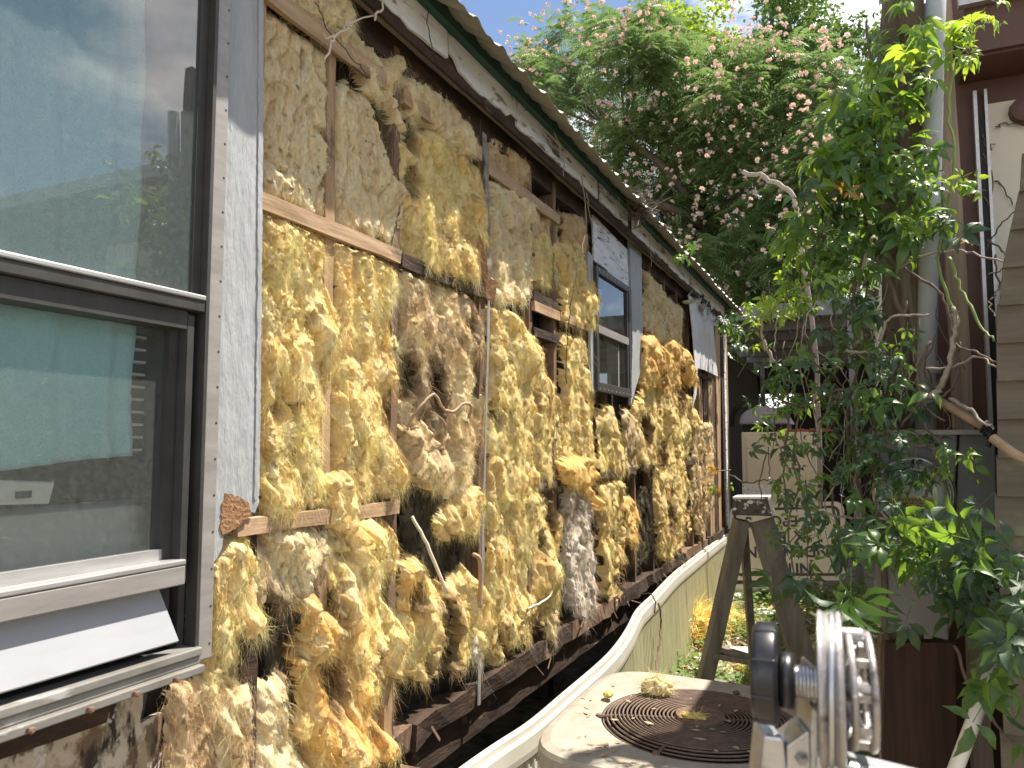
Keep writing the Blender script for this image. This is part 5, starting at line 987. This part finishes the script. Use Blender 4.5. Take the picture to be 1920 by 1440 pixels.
b = MB(); b.prism([ppt(1430, 1404), ppt(1470, 1404), ppt(1480, 1520), ppt(1420, 1520)], _f*.03); b.build('bracket', 'zinc', pu, bev=.003)
b = MB(); b.prism([ppt(1475, 1420), ppt(1512, 1385), ppt(1520, 1385), ppt(1520, 1520), ppt(1475, 1520)], _f*.028); b.build('gusset', 'zinc', pu, bev=.003)
b = MB(); b.beam(ppt(1530, 1436), ppt(2150, 1505), 38*k_, 60*k_, _u, segs=4); b.build('arm', 'zinc', pu, bev=.003)
for (u, v, r_) in ((1500, 1440, 11), (1527, 1330, 7), (1660, 1446, 9)):
    q = ppt(u, v)-_f*.001; b = MB(); b.lathe(q, -_f, [(r_*k_, -.004), (r_*k_, .004), (r_*k_*.8, .006)], 6); b.build('hex_bolt', 'cast_metal', pu)
b = MB(); b.lathe(hc+hw*12*k_, hw, [(15*k_, 0), (15*k_, 12*k_), (8*k_, 16*k_), (8*k_, 22*k_)], 6); b.build('axle_nut', 'cast_metal', pu)
b = MB(); b.tube([FP(1545, 1500), FP(1545, 1500)*np.array([1, 1, 0])], .018, 14); b.build('pole', 'zinc', pu, smooth=True)

# ================================================================== WIRES AND ROOTS ON THE WALL
def strand(name, label, cat, px, r, m, xs, w=.003):
    pts_ = [PX(u, v, xs if np.isscalar(xs) else xs[i]) for i, (u, v) in enumerate(px)]; b = MB(); b.tube(wob(spline(pts_, 5), w), r, 5); o = b.build(name, m, smooth=True); return tag(o, label, cat)
o = strand('dead_root', 'white dry root twig dangling in front of the top rail', 'root', [(606, 112), (622, 80), (628, 66), (650, 52), (660, 45)], .004, 'white_root', -1.44)
b = MB(); b.tube(wob([PX(628, 66, -1.44), PX(612, 72, -1.43), PX(606, 68, -1.43)], .002), .003, 5); b.tube(wob([PX(650, 50, -1.44), PX(680, 34, -1.43), PX(705, 28, -1.43)], .002), .0025, 5); b.build('rootlet', 'white_root', o)
strand('dead_root', 'curved white root hanging from the soffit above the second bay', 'root', [(718, 0), (716, 18), (706, 24), (703, 38)], .004, 'white_root', -1.42, .001)
strand('loose_wire', 'thin dark wire dropping past the small wool end above the top rail', 'wire', [(592, 0), (610, 50), (640, 85), (670, 120), (686, 140)], .0016, 'wire', -1.45)
strand('loose_wire', 'thin wire with a knot dangling in front of the fascia', 'wire', [(802, 10), (803, 50), (810, 92), (822, 120)], .002, 'wire', -1.37)
strand('loose_wire', 'black wire hanging down beside the long flat batt', 'wire', [(1085, 500), (1072, 560), (1065, 640), (1060, 720)], .0025, 'wire', -1.42)
strand('dead_stick', 'pale stick poking out over the wool mound by the metal strap', 'stick', [(772, 968), (800, 1020), (838, 1112)], .007, 'white_root', (-1.50, -1.45, -1.40), .001)
strand('bent_cable', 'bent tan cable loop sticking out of the black hole in the third bay', 'cable', [(760, 800), (790, 760), (815, 740), (830, 765), (850, 772), (870, 756), (884, 762), (878, 785)], .006, 'tan_pipe', (-1.52, -1.47, -1.45, -1.44, -1.43, -1.42, -1.42, -1.44), .002)
strand('bent_cable', 'pale cable end curling near the faded strip by the floor', 'cable', [(990, 1140), (1015, 1130), (1035, 1110), (1040, 1090), (1034, 1078)], .006, 'white_root', -1.46, .002)
strand('broken_pipe', 'short tan pipe stub hanging beside the metal strap', 'pipe', [(888, 1040), (899, 1050), (902, 1100), (900, 1140)], .010, 'tan_pipe', -1.46, .001)
for i, (px) in enumerate(([(1100, 360), (1106, 400), (1112, 430)], [(1090, 330), (1100, 410), (1090, 470)], [(1040, 250), (1056, 290), (1056, 330)], [(1160, 370), (1166, 400), (1176, 415)], [(1218, 440), (1220, 480), (1222, 500)])):
    b = MB(); b.tube(wob(spline([PX(u, v, -1.37) for u, v in px], 5), .003), .0028, 5); o = b.build('dry_tendril', 'vine_stem_pale'); tag(o, ['dry tendril hanging off the fascia above the small window corner', 'long dry tendril hanging left of the small window', 'dry tendril hanging from the chipped fascia joint', 'curled dry tendril against the gray panel above the small window', 'short dry tendril beyond the peeled window trim'][i], 'tendril')
b = MB()
for k in range(90): p = PX(1198+random.gauss(0, 8), 385+random.gauss(0, 12), -1.33+random.gauss(0, .03)); b.tube([p, p+RNG.normal(0, .05, 3), p+RNG.normal(0, .08, 3)], .003, 4)
o = b.build('twig_nest', 'vine_stem'); o['kind'] = 'stuff'; tag(o, 'bunch of dry twigs caught on the roof edge above the small window', 'twigs')
# splinters along the floor line
b = MB()
for k in range(22):
    y = random.uniform(1.6, 8.5); p = V3((-1.49+random.uniform(-.02, .03), y, random.uniform(.72, .86))); q = p+V3((random.uniform(0, .03), random.gauss(0, .09), -random.uniform(.02, .09))); b.beam(p, q, random.uniform(.003, .014), .003, (0, 1, 0))
o = b.build('splinters', 'wood_aged', home); o['kind'] = 'stuff'

# ================================================================== GROUND CLUTTER
def scatter_mesh(name, n, fn, m, label):
    V = []; Fs = []
    for _ in range(n):
        v, f = fn(); b0 = len(V); V += v; Fs += [tuple(i+b0 for i in q) for q in f]
    o = nmesh(name, V, Fs, m, org=(-.6, 7, 0)); return tag(o, kind='stuff', label=label)
def gpos():
    for _ in range(50):
        x, y = random.uniform(-1.4, .15), random.uniform(3.2, 10.5)
        if not (y < 3.4 and abs(x-cx) < .55): return x, y, float(ground_z(np.array(x), np.array(y)))
def lit():
    x, y, z = gpos(); l = random.uniform(.02, .06); a_ = random.uniform(0, 6.3); n_ = unit((random.gauss(0, .5), random.gauss(0, .5), 1)); d1 = unit(np.cross(n_, (math.cos(a_), math.sin(a_), 0)))*l; d2 = unit(np.cross(n_, d1))*l*random.uniform(.12, .5); c_ = V3((x, y, z+random.uniform(.005, .035)))
    return [c_-d1, c_-d2, c_+d1+n_*l*.3, c_+d2], [(0, 1, 2, 3)]
scatter_mesh('leaf_litter', 5200, lit, 'litter', 'dry leaves and wood chips on the ground behind the air conditioner')
scatter_mesh('wool_crumbs', 700, lit, 'wool_crumb', 'yellow wool crumbs strewn over the ground by the skirting')
scatter_mesh('rubble', 1500, lit, 'pale_scrap', 'pale scraps and chips scattered over the soil')
def weed():
    x, y, z = gpos()
    while n2(np.array(x*1.7), np.array(y*1.7), 4) < -.12: x, y, z = gpos()
    V = []; Fs = []; hgt = random.uniform(.06, .26); n = random.randint(4, 8)
    for k in range(n):
        a_ = random.uniform(0, 6.3); h_ = hgt*random.uniform(.4, 1); l = random.uniform(.03, .075); d1 = V3((math.cos(a_), math.sin(a_), random.uniform(-.3, .5)))*l; d2 = V3((-math.sin(a_), math.cos(a_), 0))*l*.36; p = V3((x, y, z+h_))+d1*.3; b0 = len(V)
        V += [p, p+d1*.5+d2, p+d1-V3((0, 0, l*.25)), p+d1*.5-d2]; Fs += [(b0, b0+1, b0+2, b0+3)]
    b0 = len(V); V += [V3((x-.002, y, z)), V3((x+.002, y, z)), V3((x, y, z+hgt))]; Fs.append((b0, b0+1, b0+2)); return V, Fs
scatter_mesh('weeds', 1050, weed, 'weed_leaf', 'low green weeds growing through the rubble behind the air conditioner')
def pipe(u0, v0, u1, v1, z, r, m, label):
    a_, c_ = PZ(u0, v0, z), PZ(u1, v1, z); b = MB(); b.tube([a_, c_], r, 14); o = b.build('pvc_pipe', m, smooth=True); tag(o, label, 'pipe')
pipe(1318, 1108, 1500, 1098, .14, .055, 'pvc', 'thick white plastic pipe lying across the rubble below the sign'); pipe(1300, 1150, 1400, 1135, .07, .06, 'tan_siding', 'tan pipe lying under the white pipe in the rubble'); pipe(1345, 1130, 1385, 1118, .1, .04, 'pale_scrap', 'short pale pipe stub between the two lying pipes')
p = PZ(1290, 1175, .12); clump('big golden insulation heap on the ground beside the skirting', (p[0], p[1], .10), (.20, .30, .16), 1500, 'orange', 21)
p = PZ(1365, 1160, .1); clump('yellow insulation wad lying among weeds behind the left ladder rail', (p[0], p[1], .08), (.16, .2, .10), 900, 'yellow', 22)
p = PZ(1400, 1250, .06); clump('flat yellow scrap of insulation near the ladder step', (p[0], p[1], .05), (.09, .08, .05), 300, 'yellow', 23)
for (u, v, w_, lab) in ((1395, 1230, .2, 'crumpled gray plastic sheet on the ground by the ladder step'), (1430, 1150, .16, 'pale concrete block half buried in the weeds')):
    p = PZ(u, v, .06); b = MB(); b.prism([V3((p[0]+w_*math.cos(t)*random.uniform(.7, 1.1), p[1]+w_*math.sin(t)*random.uniform(.7, 1.1), .02)) for t in np.linspace(0, 6, 9)], (.02, .01, .07)); o = b.build('debris_chunk', 'pale_scrap', bev=.01); tag(o, lab, 'debris')

# ================================================================== TREES
def foliage(name, cl, per, size, m, parent, rng, aspect=.55, upbias=.6):
    Vs = []; 
    for (c, r) in cl:
        n = int(per*(r[0]*r[1]+r[0]*r[2]+r[1]*r[2])); dirs = unit_rows(rng.normal(0, 1, (n, 3))); rad = rng.uniform(.45, 1.0, n)**.6; P_ = np.array(c)+dirs*rad[:, None]*np.array(r)*(1+.22*rng.normal(0, 1, (n, 1)))
        nn = unit_rows(dirs*.5+rng.normal(0, .6, (n, 3))+np.array([0, 0, upbias])); t = unit_rows(np.cross(nn, rng.normal(0, 1, (n, 3)))); s_ = np.cross(nn, t); L = size*rng.uniform(.6, 1.3, (n, 1))
        Vs.append(np.stack([P_, P_+t*L*.5+s_*L*aspect*.5, P_+t*L-nn*L*.15, P_+t*L*.5-s_*L*aspect*.5], 1))
    V = np.concatenate(Vs).reshape(-1, 3); q = np.arange(len(V)).reshape(-1, 4); return nmesh(name, V, q, m, parent)
def limb(parent, a_, c_, r0, r1, name='limb', wv=.15):
    a_ = V3(a_); c_ = V3(c_); m_ = (a_+c_)/2+RNG.normal(0, wv, 3)*np.linalg.norm(c_-a_)*.5; sp_ = spline([a_, m_, c_], 5); n = len(sp_); b = MB(); b.tube(sp_, [r0+(r1-r0)*i/(n-1) for i in range(n)], 7); return b.build(name, 'bark', parent, smooth=True)
def tree(label, base, clusters, m, size, per, seed, trunk_r=.2, name='broadleaf_tree', group='trees behind the trailers'):
    rng = np.random.default_rng(seed); t = thing(name, tuple(base), label, 'tree', group); base = V3(base); top = np.mean([c for c, r in clusters], axis=0)
    fk = base+np.array([(top[0]-base[0])*.5, (top[1]-base[1])*.5, (top[2]-base[2])*.5]); limb(t, base, fk, trunk_r, trunk_r*.7, 'trunk', .06)
    for (c, r) in clusters[::2]: limb(t, fk, V3(c), trunk_r*.45, .025)
    foliage('crown', clusters, per, size, m, t, rng); return t
def cl(spots, y, dy, seed):
    rr_ = random.Random(seed); out = []
    for (u, v, ru, rv) in spots:
        yy_ = y+rr_.uniform(-dy, dy); k = yy_*1.0/F; out.append((PY(u, v, yy_), (ru*k, ru*k*.9, rv*k)))
    return out
def fill(u0, u1, v0, v1, n, ru, rv, seed): 
    rr_ = random.Random(seed); return [(rr_.uniform(u0, u1), rr_.uniform(v0, v1), ru*rr_.uniform(.7, 1.2), rv*rr_.uniform(.7, 1.2)) for _ in range(n)]
gz = lambda u, y: (PY(u, 800, y)[0], y, 0)
tree('bright lime green tree behind the mimosa at the top of the picture', gz(1300, 24), cl(fill(1225, 1385, 10, 140, 22, 38, 30, 1)+fill(1200, 1400, 120, 330, 14, 44, 36, 2), 24, 1.5, 1), 'bright_leaf', .22, 170, 1)
tree('tall dark green tree rising above the mimosa', gz(1480, 27), cl(fill(1415, 1550, -15, 95, 22, 36, 30, 3)+fill(1400, 1560, 90, 300, 14, 44, 40, 4), 27, 1.5, 2), 'deep_leaf', .22, 130, 2, .3)
tree('dark green tree between the mimosa and the meter post', gz(1640, 23), cl(fill(1575, 1720, 50, 200, 16, 36, 34, 5)+fill(1560, 1720, 200, 420, 20, 44, 40, 6), 23, 1.5, 3), 'deep_leaf', .2, 200, 3, .25)
tree('deep shaded tree filling in low behind the mimosa', gz(1400, 21), cl(fill(1250, 1600, 330, 560, 30, 44, 36, 7), 21, 1.5, 4), 'deep_leaf', .2, 120, 4, .25)
tree('low dark tree behind the carport', gz(1480, 22), cl(fill(1330, 1760, 640, 830, 34, 60, 40, 8), 21, 1, 5), 'deep_leaf', .22, 80, 5, .15)
# mimosa
mi = thing('mimosa_tree', gz(1330, 15), 'spreading mimosa tree covered in pink puff flowers beyond the roof', 'tree')
mspots = [(1075, 70, 60, 26), (1010, 130, 40, 24), (1150, 55, 60, 24), (1215, 40, 44, 20), (1180, 110, 70, 30), (1060, 150, 60, 30), (1110, 180, 50, 24), (1240, 120, 60, 26), (1020, 190, 36, 18), (985, 150, 22, 20), (990, 110, 20, 14),
          (1300, 140, 60, 24), (1360, 120, 50, 26), (1430, 120, 60, 26), (1480, 130, 50, 24), (1540, 150, 44, 24), (1290, 200, 60, 26), (1360, 190, 60, 26), (1440, 190, 60, 26), (1510, 200, 50, 26), (1560, 210, 30, 24), (1230, 190, 44, 22), (1180, 240, 50, 20), (1240, 250, 50, 22), (1310, 260, 50, 22), (1390, 260, 50, 22), (1470, 260, 50, 22), (1540, 260, 40, 22),
          (1120, 262, 50, 20), (1160, 300, 50, 22), (1230, 310, 50, 20), (1300, 315, 50, 20), (1380, 320, 55, 20), (1440, 310, 44, 18), (1500, 320, 40, 20), (1150, 340, 30, 20), (1210, 365, 40, 18), (1270, 375, 50, 20), (1340, 380, 50, 18), (1250, 420, 50, 22), (1320, 425, 44, 20), (1280, 455, 40, 18), (1400, 440, 40, 18), (1300, 490, 44, 22), (1360, 480, 50, 24), (1430, 470, 44, 22), (1350, 530, 44, 22), (1420, 520, 44, 24), (1480, 500, 44, 24), (1500, 550, 40, 22), (1385, 565, 40, 16), (1445, 560, 40, 18), (1540, 330, 44, 26), (1570, 400, 40, 26), (1530, 450, 40, 26), (1560, 500, 40, 26), (1460, 380, 44, 24), (1400, 380, 44, 24), (1540, 560, 44, 24)]
rng = np.random.default_rng(4); fr_V = []; fl_c = []
FK = PY(1330, 430, 15.0); limb(mi, gz(1330, 15), FK, .22, .15, 'trunk', .05)
LB = [PY(1170, 260, 14.6), PY(1460, 300, 15.2), PY(1330, 250, 15.6), PY(1230, 380, 14.2), PY(1440, 430, 14.5)]
for q in LB: limb(mi, FK, q, .11, .06)
for (u, v, ru, rv) in mspots:
    y = 15+rng.uniform(-1.6, 1.6); k = y/F; c_ = PY(u, v, y); n = int(34+ru*rv*.115); near_ = min(LB, key=lambda q: np.linalg.norm(q-c_)); limb(mi, near_, c_-np.array([0, 0, rv*k*.5]), .04, .012, 'branch')
    d_ = rng.normal(0, 1, (n, 3)); P_ = c_+d_*np.array([ru*k*.55, ru*k*.6, rv*k*.8]); P_[:, 2] -= .06*(d_[:, 0]**2+d_[:, 1]**2)*rv*k*.5
    for i in range(n): fr_V.append((P_[i], P_[i]-c_))
    nf = int(6+ru*rv*.017*rng.uniform(.4, 1.7))
    fd = rng.normal(0, 1, (nf, 3)); Q = c_+fd*np.array([ru*k*.62, ru*k*.62, 0])+0*fd+np.array([0, 0, 1])*rv*k*rng.uniform(-.5, 1.5, (nf, 1)); Q[:, 1] -= np.abs(rng.normal(.35, .7, nf)); fl_c += list(Q)
N = len(fr_V); P0 = np.array([a for a, _ in fr_V]); D0 = np.array([d for _, d in fr_V]); D0[:, 2] *= .3
dr = unit_rows(unit_rows(D0)*.7+rng.normal(0, .55, (N, 3))*np.array([1, 1, .35])); L = rng.uniform(.26, .5, N); up = unit_rows(np.array([0, 0, 1.])+rng.normal(0, .3, (N, 3))); sd_ = unit_rows(np.cross(dr, up)); up = np.cross(sd_, dr); VV = []
for j in range(8):
    t = (j+.5)/8; c_ = P0+dr*(L*t)[:, None]-np.array([0, 0, 1])*(L*.45*t*t)[:, None]
    for s_ in (-1, 1):
        pl = L*.36*(1-.5*abs(t-.45)); e = unit_rows(sd_*s_+dr*.55-up*.25); w = .021*(L/.5); tip = c_+e*pl[:, None]-np.array([0, 0, 1])*(pl*.3)[:, None]; md = c_+e*(pl*.5)[:, None]; wv = dr*w[:, None]
        VV.append(np.stack([c_, md-wv, tip, md+wv], 1))
V = np.concatenate(VV).reshape(-1, 3); nmesh('crown', V, np.arange(len(V)).reshape(-1, 4), 'mimosa_leaf', mi)
C_ = np.array(fl_c); K = len(C_); VV = []
for j in range(16):
    d_ = unit_rows(rng.normal(0, 1, (K, 3))+np.array([0, 0, .7])); s_ = unit_rows(np.cross(d_, rng.normal(0, 1, (K, 3)))); r_ = rng.uniform(.03, .058, (K, 1)); VV.append(np.stack([C_, C_+d_*r_+s_*r_*.45, C_+d_*r_-s_*r_*.45], 1))
V = np.concatenate(VV).reshape(-1, 3); o = nmesh('blossoms', V, np.arange(len(V)).reshape(-1, 3), 'mimosa_flower', mi); o['kind'] = 'stuff'
b = MB(); b.tube(wob(spline([PY(1395, 322, 9), PY(1440, 335, 9), PY(1480, 360, 9), PY(1495, 400, 9), PY(1500, 440, 9), PY(1530, 700, 9), PY(1540, 1090, 9)], 6), .01), .028, 7); o = b.build('dead_branch', 'vine_stem_pale', smooth=True); tag(o, 'bare pale curved branch standing up in front of the mimosa', 'branch')
print('fibre tris', FIBRES[0], 'objects', len(bpy.data.objects), 'tris', sum(len(o.data.loops)-2*len(o.data.polygons) for o in bpy.data.objects if o.type == 'MESH'))
